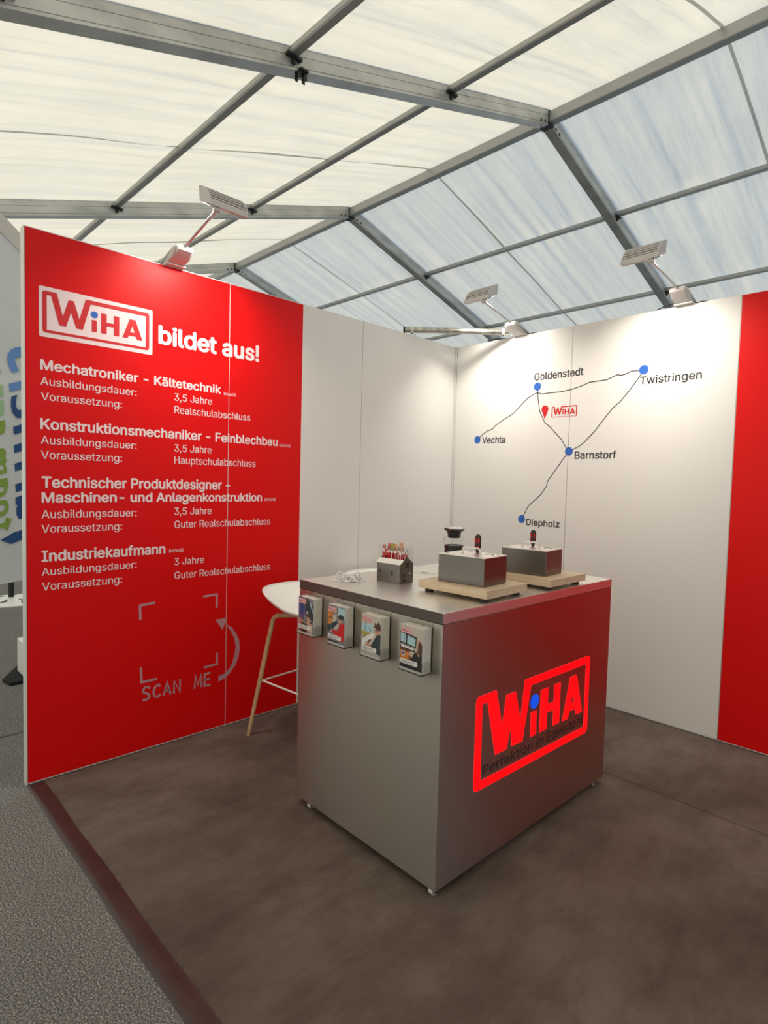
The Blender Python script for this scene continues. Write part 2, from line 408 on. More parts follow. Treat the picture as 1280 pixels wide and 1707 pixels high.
# measured lettering: text, position along the wall, height, width, cap height, weight
TEXTS = [
    ('bildet aus!', -2.404, 2.1159, 0.5957, 0.0872, 'arial'),
    ('Mechatroniker - Kältetechnik', -2.9408, 1.902, 0.8905, 0.043, 'b'),
    ('(m/w/d)', -2.0323, 1.897, 0.0773, 0.0161, 'r'),
    ('Ausbildungsdauer:', -2.9402, 1.8334, 0.4269, 0.0351, 'r'),
    ('Voraussetzung:', -2.9387, 1.7654, 0.3544, 0.0351, 'r'),
    ('3,5 Jahre', -2.3175, 1.8336, 0.2137, 0.0374, 'r'),
    ('Realschulabschluss', -2.317, 1.7675, 0.4543, 0.0386, 'r'),
    ('Konstruktionsmechaniker - Feinblechbau', -2.942, 1.6358, 1.2704, 0.0464, 'b'),
    ('(m/w/d)', -1.6586, 1.6326, 0.0789, 0.0176, 'r'),
    ('Ausbildungsdauer:', -2.9396, 1.5686, 0.4272, 0.0354, 'r'),
    ('Voraussetzung:', -2.9399, 1.5013, 0.3562, 0.0366, 'r'),
    ('3,5 Jahre', -2.3156, 1.567, 0.2121, 0.0378, 'r'),
    ('Hauptschulabschluss', -2.3151, 1.503, 0.4912, 0.0391, 'r'),
    ('Technischer Produktdesigner -', -2.9377, 1.3705, 0.9499, 0.049, 'b'),
    ('Maschinen- und Anlagenkonstruktion', -2.938, 1.3028, 1.1619, 0.045, 'b'),
    ('(m/w/d)', -1.759, 1.3041, 0.0792, 0.0174, 'r'),
    ('Ausbildungsdauer:', -2.9383, 1.2298, 0.4272, 0.0369, 'r'),
    ('Voraussetzung:', -2.9386, 1.163, 0.3557, 0.037, 'r'),
    ('3,5 Jahre', -2.3131, 1.2324, 0.2133, 0.0382, 'r'),
    ('Guter Realschulabschluss', -2.3126, 1.1613, 0.5955, 0.0395, 'r'),
    ('Industriekaufmann', -2.9391, 1.0312, 0.5784, 0.0485, 'b'),
    ('(m/w/d)', -2.34, 1.0336, 0.0771, 0.018, 'r'),
    ('Ausbildungsdauer:', -2.9394, 0.9664, 0.4292, 0.0352, 'r'),
    ('Voraussetzung:', -2.9379, 0.8972, 0.3556, 0.0363, 'r'),
    ('3 Jahre', -2.3112, 0.963, 0.1699, 0.0374, 'r'),
    ('Guter Realschulabschluss', -2.3107, 0.8886, 0.5986, 0.0387, 'r'),
]
TOWNS = [('Goldenstedt', 0.7162, 2.1806, 0.3712, 0.0497), ('Twistringen', 1.4625, 2.0793, 0.3547, 0.0463), ('Vechta', 0.282, 1.7493, 0.2086, 0.0484), ('Barnstorf', 1.0493, 1.6244, 0.2867, 0.0474), ('Diepholz', 0.6944, 1.1514, 0.2654, 0.044)]
DOTS = [('Goldenstedt', (0.7444, 2.1369)), ('Twistringen', (1.4841, 2.1677)), ('Vechta', (0.2365, 1.7789)), ('Barnstorf', (1.0059, 1.6756)), ('Diepholz', (0.6555, 1.1917))]
ROADS = [[(0.2365, 1.7789), (0.2729, 1.81), (0.3261, 1.8435), (0.373, 1.8537), (0.3994, 1.8806), (0.4607, 1.9156), (0.5505, 1.9583), (0.6642, 2.058), (0.7203, 2.0864), (0.7482, 2.0938), (0.7859, 2.0805), (0.8407, 2.0838), (0.9299, 2.0837), (1.0075, 2.0923), (1.0825, 2.11), (1.1311, 2.1267), (1.2505, 2.1309), (1.3186, 2.1562), (1.3416, 2.1492), (1.3713, 2.1532), (1.4075, 2.168), (1.4843, 2.1648)], [(0.7444, 2.1369), (0.754, 2.0472), (0.7689, 1.9639), (0.8134, 1.8792), (0.8511, 1.8528), (0.9446, 1.7602), (0.9822, 1.7032), (1.0059, 1.6756)], [(1.4841, 2.1677), (1.4535, 2.1195), (1.3987, 2.0452), (1.342, 1.981), (1.2979, 1.9457), (1.2538, 1.8931), (1.1788, 1.7982), (1.1163, 1.7357), (1.076, 1.7056), (1.0059, 1.6756)], [(1.0059, 1.6756), (0.9599, 1.6156), (0.9015, 1.535), (0.8502, 1.4659), (0.8478, 1.4363), (0.7991, 1.3688), (0.7077, 1.2897), (0.6719, 1.22), (0.6555, 1.1917)]]
BRACKETS = [[(-2.414, 0.7754), (-2.4924, 0.7705), (-2.4896, 0.6941)], [(-2.1444, 0.7749), (-2.0625, 0.7778), (-2.0616, 0.7013)], [(-2.487, 0.4482), (-2.4826, 0.3677), (-2.4008, 0.368)], [(-2.0576, 0.4421), (-2.0568, 0.3776), (-2.1374, 0.3732)]]
ARROWHEAD = [(-2.0696, 0.6333), (-1.995, 0.6342), (-2.0243, 0.5696)]
ARROW = [(-2.0046, 0.6015), (-1.9667, 0.5743), (-1.9351, 0.5318), (-1.9168, 0.491), (-1.9109, 0.4427), (-1.9196, 0.3924), (-1.9378, 0.3488), (-1.9683, 0.3128), (-1.9986, 0.2865), (-2.0466, 0.2721), (-2.047, 0.3046), (-2.009, 0.3121), (-1.9788, 0.3337), (-1.9587, 0.3671), (-1.9439, 0.4159), (-1.9394, 0.4621), (-1.9504, 0.5109), (-1.9715, 0.5518), (-2.0046, 0.6015)]
BANNER = [('skyblue', [(-2.57, 2.335), (-2.648, 2.311), (-2.678, 2.291), (-2.699, 2.254), (-2.701, 2.22), (-2.693, 2.173), (-2.672, 2.131), (-2.632, 2.148), (-2.651, 2.194), (-2.655, 2.222), (-2.646, 2.243), (-2.633, 2.246), (-2.57, 2.258)]), ('skyblue', [(-2.693, 2.052), (-2.571, 2.1), (-2.572, 2.043), (-2.688, 1.996)]), ('navy', [(-2.677, 1.967), (-2.642, 1.981), (-2.652, 1.94), (-2.652, 1.9), (-2.638, 1.875), (-2.572, 1.887), (-2.573, 1.829), (-2.646, 1.818), (-2.672, 1.849), (-2.682, 1.897), (-2.681, 1.946)]), ('navy', [(-2.669, 1.754), (-2.573, 1.797), (-2.573, 1.738), (-2.666, 1.7)]), ('navy', [(-2.665, 1.627), (-2.572, 1.665), (-2.572, 1.607), (-2.663, 1.571)]), ('navy', [(-2.663, 1.496), (-2.572, 1.533), (-2.573, 1.476), (-2.66, 1.443)]), ('navy', [(-2.66, 1.35), (-2.572, 1.385), (-2.572, 1.326), (-2.656, 1.295)]), ('navy', [(-2.659, 1.258), (-2.571, 1.292), (-2.571, 1.111), (-2.638, 1.104), (-2.653, 1.135), (-2.654, 1.177), (-2.645, 1.207), (-2.657, 1.206)]), ('navy', [(-2.751, 0.959), (-2.672, 1.009), (-2.571, 1.042), (-2.571, 0.978), (-2.688, 0.928)]), ('green', [(-2.789, 1.596), (-2.727, 1.601), (-2.713, 1.576), (-2.718, 1.544), (-2.712, 1.515), (-2.72, 1.491), (-2.711, 1.462), (-2.711, 1.429), (-2.79, 1.404), (-2.79, 1.43), (-2.728, 1.455), (-2.735, 1.484), (-2.79, 1.482), (-2.79, 1.503), (-2.735, 1.525), (-2.789, 1.546)]), ('green', [(-2.791, 1.372), (-2.708, 1.397), (-2.703, 1.35), (-2.711, 1.302), (-2.731, 1.267), (-2.791, 1.249), (-2.791, 1.272), (-2.729, 1.302), (-2.727, 1.337), (-2.791, 1.322)]), ('green', [(-2.792, 1.22), (-2.732, 1.242), (-2.711, 1.237), (-2.7, 1.201), (-2.707, 1.16), (-2.727, 1.13), (-2.793, 1.114), (-2.792, 1.144), (-2.737, 1.16), (-2.722, 1.178), (-2.722, 1.199), (-2.732, 1.21), (-2.792, 1.191)]), ('green', [(-2.793, 1.062), (-2.722, 1.083), (-2.722, 1.107), (-2.703, 1.124), (-2.7, 1.109), (-2.683, 1.112), (-2.71, 1.023), (-2.722, 1.029), (-2.72, 1.05), (-2.793, 1.029)]), ('palegreen', [(-2.782, 2.14), (-2.74, 2.141), (-2.74, 2.113), (-2.783, 2.092)]), ('palegreen', [(-2.783, 2.03), (-2.736, 2.041), (-2.73, 2.023), (-2.734, 2.003), (-2.728, 1.989), (-2.728, 1.96), (-2.784, 1.937)]), ('palegreen', [(-2.784, 1.917), (-2.726, 1.938), (-2.726, 1.863), (-2.733, 1.829), (-2.785, 1.8), (-2.784, 1.838), (-2.742, 1.862), (-2.784, 1.867)]), ('green', [(-2.785, 1.776), (-2.721, 1.798), (-2.717, 1.753), (-2.725, 1.708), (-2.786, 1.665), (-2.785, 1.713), (-2.742, 1.736), (-2.785, 1.737)])]

# ================================================================== the tent
RY, RZ = 1.61, 5.009            # ridge line: under edge of the rafters
KL, KR = 0.322, 0.30
def under(y, off=0.0): return RZ+off-(KL*(RY-y) if y < RY else KR*(y-RY))
YE0, YE1 = -5.9, 9.1
RAFT = [-12.2, -9.2, -6.2, -3.2, -0.2, 2.8, 5.8]        # near face of each rafter, 0.1 m wide
XG0, XG1 = -15.2, 8.8

floor = structure('floor', 'speckled grey needle felt floor of the tent')
g = G(); g.box(XG0, XG1, YE0, YE1, -0.05, 0.0); g.obj('floor_covering', M['hall'], floor)
g = G(); g.box(-0.66, -0.645, YE0, -0.2, 0.0, 0.0012); g.obj('carpet_joint', M['dark'], floor)

ceiling = structure('ceiling', 'white sailcloth tent roof on an aluminium frame')
def rafter(x):
    for side in (-1, 1):
        ye = YE0 if side < 0 else YE1
        g = G(); h = 0.165
        prof = [(0, 0), (0, 0.012), (-0.004, 0.014), (-0.004, 0.020), (0, 0.022), (0, 0.083), (-0.003, 0.084), (-0.003, 0.088), (0, 0.089), (0, 0.150), (-0.006, 0.152), (-0.006, h),
                (-0.094, h), (-0.094, 0.152), (-0.1, 0.150), (-0.1, 0.022), (-0.096, 0.020), (-0.096, 0.014), (-0.1, 0.012), (-0.1, 0)]
        vs = []
        for y in (RY, ye):
            vs += [(x+a, y, under(y)+b) for a, b in prof]
        n = len(prof)
        g.add(vs, [(i, (i+1) % n, n+(i+1) % n, n+i) for i in range(n)]+[tuple(range(n)), tuple(n+i for i in range(n))])
        g.obj('rafter', M['alu'], ceiling)
        g = G(); g.box(x-0.1, x, ye-(0.08 if side > 0 else -0.0), ye+(0.08 if side < 0 else 0), 0, under(ye)+0.02); g.obj('tent_leg', M['alu'], ceiling)
    g = G(); g.box(x-0.104, x+0.004, RY-0.055, RY+0.05, RZ-0.012, RZ+0.135)
    for dy in (-0.11, 0.10, -0.18, 0.17): g.box(x-0.106, x+0.006, RY+dy-0.008, RY+dy+0.008, under(RY+dy)+0.02, under(RY+dy)+0.04)
    g.obj('ridge_connector', M['dark'], ceiling)
    g = G(); g.tube([(x-0.05, RY-0.09+0.022*math.cos(a), RZ-0.06+0.026*math.sin(a)) for a in [i*PI/6 for i in range(13)]], 0.0025, 6, False)
    g.tube([(x-0.05, RY-0.09, RZ-0.034), (x-0.05, RY-0.09, RZ)], 0.003, 6)
    g.obj('hanging_ring', M['dark'], ceiling)
for x in RAFT: rafter(x)
g = G()
y0 = -1.40; z0 = under(y0)
g.box(-0.235, -0.165, y0-0.03, y0+0.03, z0-0.010, z0+0.002)
for a in (-0.028, 0.020):
    g.box(-0.215+a*0.2, -0.208+a*0.2, y0+a-0.012, y0+a+0.010, z0-0.065, z0-0.008)
    g.box(-0.190, -0.183, y0+a-0.012, y0+a+0.010, z0-0.055, z0-0.008)
g.obj('hanger_bracket', M['dark'], ceiling, label='black bracket bolted under the nearest rafter')

PUR = [RY-6.2, RY-4.65, -1.47, 0.07, 3.15, 4.76, RY+4.7, RY+6.25]
spans = [(a, b-0.1) for a, b in zip([XG0]+RAFT, RAFT+[XG1+0.1])]
def purlin(x0, x1, y, hw, z0, z1, name):
    g = G(); g.bbox(x0, x1, y-hw, y+hw, z0, z1, 0.005, 1)
    g.box(x0, x1, y-hw-0.002, y-hw+0.006, z0+0.01, z0+0.018)
    g.obj(name, M['steelrod'], ceiling)
for x0, x1 in spans:
    for y in PUR: 
        purlin(x0, x1, y, 0.028, under(y, 0.078), under(y, 0.130), 'purlin')
        g = G()
        for xe, sg in ((x0, 1), (x1, -1)):
            g.box(xe, xe+sg*0.03, y-0.055, y+0.055, under(y, 0.062), under(y, 0.080)); g.box(xe, xe+sg*0.016, y-0.012, y+0.012, under(y, 0.03), under(y, 0.065))
        g.obj('purlin_bracket', M['dark'], ceiling)
    purlin(x0, x1, RY, 0.04, RZ+0.008, RZ+0.118, 'ridge_purlin')

def cloth_z(x, y, x0, x1):
    e = min(1.0, max(0.0, (x-x0)/0.25), max(0.0, (x1-x)/0.25)); e = max(0.0, min(1.0, e))
    # folds run down the slope, tighter towards the ridge and the purlins
    side = 0 if y < RY else 7.3
    yy = y+side*3
    q = Vector((x*3.6+0.5*noise.noise((x*0.7, yy*0.35, 2)), yy*0.22, side))
    wv = 0.040*noise.noise(q)+0.026*noise.noise(Vector((x*8.0+0.8*math.sin(yy*0.8), yy*0.4, 5+side)))+0.017*noise.noise(Vector((x*15, yy*0.7, 9+side)))
    wv += 0.006*noise.noise(Vector((x*2.5, yy*2.2, 3)))
    ps = [RY]+PUR+[YE0, YE1]; d = min(abs(y-p) for p in ps)
    wv *= 0.55+0.6*math.exp(-d*2.2)
    rd = max(0.0, 1-abs(y-RY)/0.07)                          # the cloth comes down onto the ridge purlin
    off = 0.140-0.016*rd+0.012*min(1, d*1.5)*e+wv*e*min(1, 0.15+abs(y-RY)*1.6)
    if d < 0.07 and abs(y-RY) > 0.3: off = max(off, 0.133)       # it lies on the purlins
    return under(y, off)
def membrane(x0, x1, side, dx, dy):
    ya, yb = (YE0, RY) if side < 0 else (RY, YE1)
    nx = max(2, round((x1-x0)/dx)); ny = max(2, round((yb-ya)/dy)); vs = []
    ys = sorted([ya+(yb-ya)*j/ny for j in range(ny+1)]+[RY+side*0.07, RY+side*0.03]+([p+a for p in PUR for a in (-0.045, 0, 0.045) if ya < p < yb] if dx < 0.1 else [])); ny = len(ys)-1
    for j in range(ny+1):
        y = ys[j]
        for i in range(nx+1):
            x = x0+(x1-x0)*i/nx; vs.append((x, y, cloth_z(x, y, x0, x1)))
    fs = [(j*(nx+1)+i, j*(nx+1)+i+1, (j+1)*(nx+1)+i+1, (j+1)*(nx+1)+i) for j in range(ny) for i in range(nx)]
    g = G(); g.add(vs, fs); g.obj('roof_membrane', M['roof'], ceiling, smooth=True)
    xm = (x0+x1)/2-0.03; vs = []; xm = {True: 1.33, False: xm}[abs(xm-1.3) < 0.4]
    for j in range(ny+1):
        y = ys[j]
        for a in (-0.014, 0.014): vs.append((xm+a, y, cloth_z(xm+a, y, x0, x1)-0.006))
    g = G(); g.add(vs, [(2*j, 2*j+1, 2*j+3, 2*j+2) for j in range(ny)]); g.obj('membrane_seam', M['seam'], ceiling, smooth=True)
for x0, x1 in spans:
    fine = -9.5 < (x0+x1)/2 < 3
    for s in (-1, 1): membrane(x0-0.006, x1+0.006, s, 0.028 if fine else 0.3, 0.11 if fine else 0.5)

def sheet(name, pts, n=40):
    st = structure(name); g = G(); g.add(pts, [tuple(range(len(pts)))]); g.obj('side_sheet', M['tentwall'], st); return st
sheet('wall_front', [(XG0, YE0, 0), (XG1, YE0, 0), (XG1, YE0, under(YE0, .16)), (XG0, YE0, under(YE0, .16))])
sheet('wall_back', [(XG0, YE1, 0), (XG1, YE1, 0), (XG1, YE1, under(YE1, .16)), (XG0, YE1, under(YE1, .16))])
for nm, x in (('wall_far', XG0), ('wall_near', XG1)):
    sheet(nm, [(x, YE0, 0), (x, YE1, 0), (x, YE1, under(YE1, .16)), (x, RY, RZ+.16), (x, YE0, under(YE0, .16))])

# ================================================================== booth walls
H = 2.516
PL = plane_mat((0, 0, 0), (0, 1, 0), (0, 0, 1))         # left wall: u = y
PR = plane_mat((0, 0, 0), (1, 0, 0), (0, 0, 1))         # right wall: u = x
wl = structure('wall_left', 'booth wall of red and white panels with white lettering')
wr = structure('wall_right', 'white booth wall with a road map of towns and a red end panel')
def panel(parent, along, a0, a1, mats, split=None, label=None):
    g = G(); e = 0.0022; z0, z1 = 0.006, H
    def bx(p0, p1, d0, d1, q0, q1, mi):
        if along == 'y': g.box(-d1, -d0, p0, p1, q0, q1, mi=mi)
        else: g.box(p0, p1, d0, d1, q0, q1, mi=mi)
    segs = [(a0+e, a1-e, 0)] if split is None else [(a0+e, split, 0), (split, a1-e, 1)]
    for p, q, mi in segs: bx(p, q, 0.0, 0.012, z0+0.006, z1-0.004, mi)
    k = len(mats)
    bx(a0+0.004, a1-0.004, 0.012, 0.048, z0, z1-0.002, k)
    bx(a0+e, a1-e, 0.001, 0.05, z0, z0+0.006, k); bx(a0+e, a1-e, 0.001, 0.05, z1-0.004, z1, k)
    return g.obj('wall_panel', mats+[M['alu2']], parent, label=label)
panel(wl, 'y', -3, -2, [M['red']], label='outer red panel with the framed mark and the lettering')
panel(wl, 'y', -2, -1, [M['red'], M['white']], -1.5, label='middle panel, half red and half white')
panel(wl, 'y', -1, -0.012, [M['white']], label='white panel in the corner')
panel(wr, 'x', 0.012, 1, [M['white']], label='white panel in the corner with towns of the map')
panel(wr, 'x', 1, 2, [M['white']], label='white panel with the right half of the map')
panel(wr, 'x', 2, 3, [M['red']], label='red end panel')
panel(wr, 'x', 3, 4, [M['red']], label='outermost red panel')
g = G(); g.box(-0.052, 0.001, -3.004, -3.0, 0, H); g.obj('end_profile', M['alu2'], wl)
for y in (-2, -1):
    g = G(); g.box(-0.04, -0.0015, y-0.0022, y+0.0022, 0, H-0.001); g.obj('joint_profile', M['alu2'] if y == -2 else M['steelrod'], wl)
for x in (1, 2, 3):
    g = G(); g.box(x-0.0022, x+0.0022, 0.0015, 0.04, 0, H-0.001); g.obj('joint_profile', M['steelrod'], wr)
g = G(); g.bbox(-0.05, 0.012, -0.012, 0.05, 0, H, 0.002, 1); g.obj('corner_profile', M['alu2'], wr)
g = G(); g.box(4.0, 4.004, -0.001, 0.052, 0, H); g.obj('end_profile', M['alu2'], wr)

for s, y, z, wd, cap, st in TEXTS:
    b = {'b': 0.024, 'arial': 0.028, 'r': 0.006}[st]
    text(s, y, z, wd, cap, M['print'], wl, PL, b, 'lettering')
loops, dot = mark_loops()
K = 0.4802; X0, Z0 = -2.9317, 2.0707
flat('mark_plate', [rounded([(-2.9448, 2.2716), (-2.4345, 2.2716), (-2.4345, 2.0482), (-2.9448, 2.0482)][::-1], 0.008)], M['print'], wl, PL, 0.0008, label='white plate behind the red framed mark')
flat('framed_mark', place(loops, X0, Z0, K), M['printred'], wl, PL, 0.0016, label='red framed mark')
flat('mark_dot', place([dot], X0, Z0, K), M['printblue'], wl, PL, 0.0016, label='blue dot of the letter i')
for q in BRACKETS:
    flat('scan_bracket', [stroke(q, 0.0125)], M['greyprint'], wl, PL, label='grey corner bracket around the blank code area')
flat('arrow_head', [ARROWHEAD], M['greyprint'], wl, PL, label='grey arrow head')
flat('arrow_shaft', [ARROW], M['greyprint'], wl, PL, label='grey curved arrow shaft')
LET = {'S': [[(.9, .82), (.7, .97), (.35, .98), (.12, .80), (.2, .60), (.55, .50), (.85, .35), (.8, .12), (.45, .02), (.08, .10)]],
       'C': [[(.92, .80), (.65, .97), (.3, .85), (.08, .5), (.25, .12), (.6, .03), (.95, .22)]],
       'A': [[(.05, 0), (.5, 1), (.92, 0)], [(.22, .36), (.78, .36)]],
       'N': [[(.12, 0), (.12, .98), (.85, .03), (.85, 1)]],
       'M': [[(.05, 0), (.18, 1), (.5, .25), (.85, 1), (.95, 0)]],
       'E': [[(.9, 1), (.12, .97), (.12, .03), (.92, .03)], [(.12, .5), (.8, .52)]]}
def hand(s, y, z, wd, cap):
    cw = wd/len(s)
    for i, ch in enumerate(s):
        for st in LET[ch]:
            flat('hand_lettering', [stroke([(y+(i+.08+.82*a)*cw, z+b_*cap) for a, b_ in st], 0.0115)], M['greyprint'], wl, PL)
hand('SCAN', -2.4847, 0.268, 0.222, 0.070); hand('ME', -2.1978, 0.266, 0.112, 0.070)

for s, x, z, wd, cap in TOWNS:
    text(s, x, z, wd, cap, M['black'], wr, PR, 0.013, 'town_name')
for n_, c in DOTS:
    flat('town_dot', [circ(c, 0.0285)], M['printblue'], wr, PR, 0.0016, label='blue dot of '+n_)
for q in ROADS:
    flat('road_line', [stroke(q, 0.0055)], M['black'], wr, PR, 0.0008)
cx, cz_ = 0.811, 1.9724
flat('map_pin', [[(cx+0.027*math.cos(a), cz_+0.027*math.sin(a)) for a in [(-0.12+1.24*i/20)*PI for i in range(21)]]+[(cx+0.001, cz_-0.068)]], M['printred'], wr, PR, label='red map pin')
flat('map_mark', place(mark_loops(-0.004, 0.012)[0], 0.8635, 1.9130, 0.1885), M['printred'], wr, PR, label='small red framed mark')
flat('map_mark_dot', place([dot], 0.8635, 1.9130, 0.1885), M['printred'], wr, PR)

# ================================================================== booth carpet
def bumpy(x, y):
    z = 0.0045
    d = (y+2.10)-0.16*(x-0.3)+0.05*math.sin(x*2.3)          # long soft crease on the left
    z += 0.005*math.exp(-(d/0.035)**2)*max(0, 1-max(0, x-1.1)*1.6)*max(0, min(1, (x-0.05)*6))
    d = (y+2.62)-0.25*(x-1.2)
    z += 0.0035*math.exp(-(d/0.03)**2)*max(0, 1-abs(x-1.3)*1.4)
    d = (x-1.95)+0.5*(y+2.6)
    z += 0.0025*math.exp(-(d/0.03)**2)*max(0, 1-abs(y+2.5)*1.8)
    z += 0.0012*noise.noise(Vector((x*3, y*3, 0)))+0.0008*noise.noise(Vector((x*9, y*9, 4)))
    return z
def carpet(y0, y1, label):
    nx = 200; ny = max(8, int((y1-y0)/0.02)); vs = []
    for j in range(ny+1):
        for i in range(nx+1):
            x = 0.002+4.0*i/nx; y = y0+(y1-y0)*j/ny; vs.append((x, y, bumpy(x, y)))
    fs = [(j*(nx+1)+i, j*(nx+1)+i+1, (j+1)*(nx+1)+i+1, (j+1)*(nx+1)+i) for j in range(ny) for i in range(nx)]
    n = len(vs); edge = [i for i in range(nx+1)]+[j*(nx+1)+nx for j in range(1, ny+1)]+[ny*(nx+1)+i for i in range(nx-1, -1, -1)]+[j*(nx+1) for j in range(ny-1, 0, -1)]
    base = [(vs[i][0], vs[i][1], 0.0004) for i in edge]
    fs += [(edge[k], edge[(k+1) % len(edge)], n+(k+1) % len(edge), n+k) for k in range(len(edge))]
    g = G(); g.add(vs+base, fs); o = g.obj('booth_carpet', M['carpet'], None, smooth=True)
    return tag(o, label, 'carpet', 'brown carpet of the booth')
carpet(-0.852, -0.002, 'brown carpet strip along the map wall, behind its straight joint')
cp = carpet(-2.99, -0.855, 'broad creased brown carpet under the steel counter, edged with dark tape')
g = G(); vs = []; nx = 200
for i in range(nx+1):
    x = 0.002+4.0*i/nx
    r_ = 0.004*math.exp(-((x-0.55)/0.25)**2)+0.005*math.exp(-((x-1.35)/0.3)**2)
    for k, (yy, zz) in enumerate(((-3.006, 0.0006), (-3.003, 0.005), (-2.985, 0.0058), (-2.972+0.004*math.sin(x*5), 0.006+r_), (-2.955, 0.0062), (-2.936, 0.0062))):
        vs.append((x, yy+0.002*math.sin(x*9), zz+bumpy(x, -2.96)-0.0045))
g.add(vs, [(6*i+k, 6*i+k+1, 6*i+k+7, 6*i+k+6) for i in range(nx) for k in range(5)])
g.obj('edge_tape', M['tape'], cp, smooth=True, label='dark brown cloth tape along the carpet edge')

# ================================================================== counter
CO = Vector((1.7499, -2.181, 0)); CT = -0.0183
CM = Matrix.Translation(CO) @ Matrix.Rotation(CT, 4, 'Z')
TOP = 1.0012
def cw(x, y, z=TOP): return CM @ Vector((x, y, z))
ctr = thing('counter', 'square brushed stainless steel counter with a glowing red mark on its side', 'counter', CO, CT)
A, B = -0.8249, 1.2204
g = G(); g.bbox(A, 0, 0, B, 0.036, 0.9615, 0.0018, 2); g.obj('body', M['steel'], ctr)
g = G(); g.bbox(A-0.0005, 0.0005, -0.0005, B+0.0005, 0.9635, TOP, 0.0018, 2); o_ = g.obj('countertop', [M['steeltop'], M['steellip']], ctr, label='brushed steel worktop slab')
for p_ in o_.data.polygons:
    if p_.normal.y < -0.5: p_.material_index = 1  # front lip only: its dark reflection is painted into the colour
g = G(); g.box(A+0.004, -0.004, 0.004, B-0.004, 0.9612, 0.9637); g.obj('shadow_gap', M['dark'], ctr)  # dark slab set in the joint to draw its shadow line
for x, y in ((-0.028, 0.022), (A+0.085, 0.020), (-0.022, B-0.06), (A+0.05, B-0.05)):
    g = G(); g.tube([(x-0.009, y, 0.0190), (x+0.009, y, 0.0190)], 0.0132, 16); ca = g.obj('caster', M['alu2'], ctr, label='small caster under the counter')
    g = G(); g.box(x-0.014, x-0.010, y-0.010, y+0.010, 0.015, 0.0345); g.box(x+0.010, x+0.014, y-0.010, y+0.010, 0.015, 0.0345); g.box(x-0.018, x+0.018, y-0.018, y+0.018, 0.0325, 0.0362)
    g.obj('fork', M['chrome'], ca)
PF = plane_mat((0, 0, 0), (0, 1, 0), (0, 0, 1))
outer = rounded([(0.195, 0.669), (0.318, 0.669), (0.361, 0.523), (0.383, 0.635), (0.445, 0.635), (0.484, 0.515), (0.506, 0.667), (1.037, 0.667), (1.037, 0.308), (0.195, 0.315)], 0.025, (0, 7, 8, 9))
inner = [(0.233, 0.636), (0.263, 0.636), (0.322, 0.420), (0.396, 0.420), (0.418, 0.497), (0.430, 0.420), (0.505, 0.420), (0.553, 0.635), (1.000, 0.633), (1.002, 0.342), (0.236, 0.349)]
sign = [outer, inner, [(0.559, 0.520), (0.602, 0.520), (0.602, 0.420), (0.559, 0.420)],
        [(0.627, 0.597), (0.685, 0.597), (0.685, 0.525), (0.731, 0.525), (0.731, 0.597), (0.784, 0.597), (0.784, 0.420), (0.731, 0.420), (0.731, 0.489), (0.681, 0.489), (0.681, 0.420), (0.627, 0.420)],
        [(0.863, 0.601), (0.921, 0.601), (0.982, 0.418), (0.926, 0.418), (0.919, 0.447), (0.867, 0.447), (0.857, 0.418), (0.808, 0.418)], [(0.892, 0.519), (0.908, 0.482), (0.879, 0.482)]]
flat('mark_edge', sign, M['glowpink'], ctr, PF, 0.0006, 0.0008, label='thin bright rim of the glowing mark')
flat('glowing_mark', sign, M['glowred'], ctr, PF, 0.0012, -0.0002, label='glowing red framed mark')
flat('glowing_dot', [circ((0.583, 0.562), 0.030)], M['glowblue'], ctr, PF, 0.0012, label='glowing blue dot')
for s_, x_, w_ in (('Perfektion', 0.249, 0.330), ('in', 0.608, 0.053), ('Edelstahl', 0.686, 0.309)):
    text(s_, x_, 0.3625, w_, 0.038, M['black'], ctr, PF, 0.0, 'cut_lettering', 0.0008)

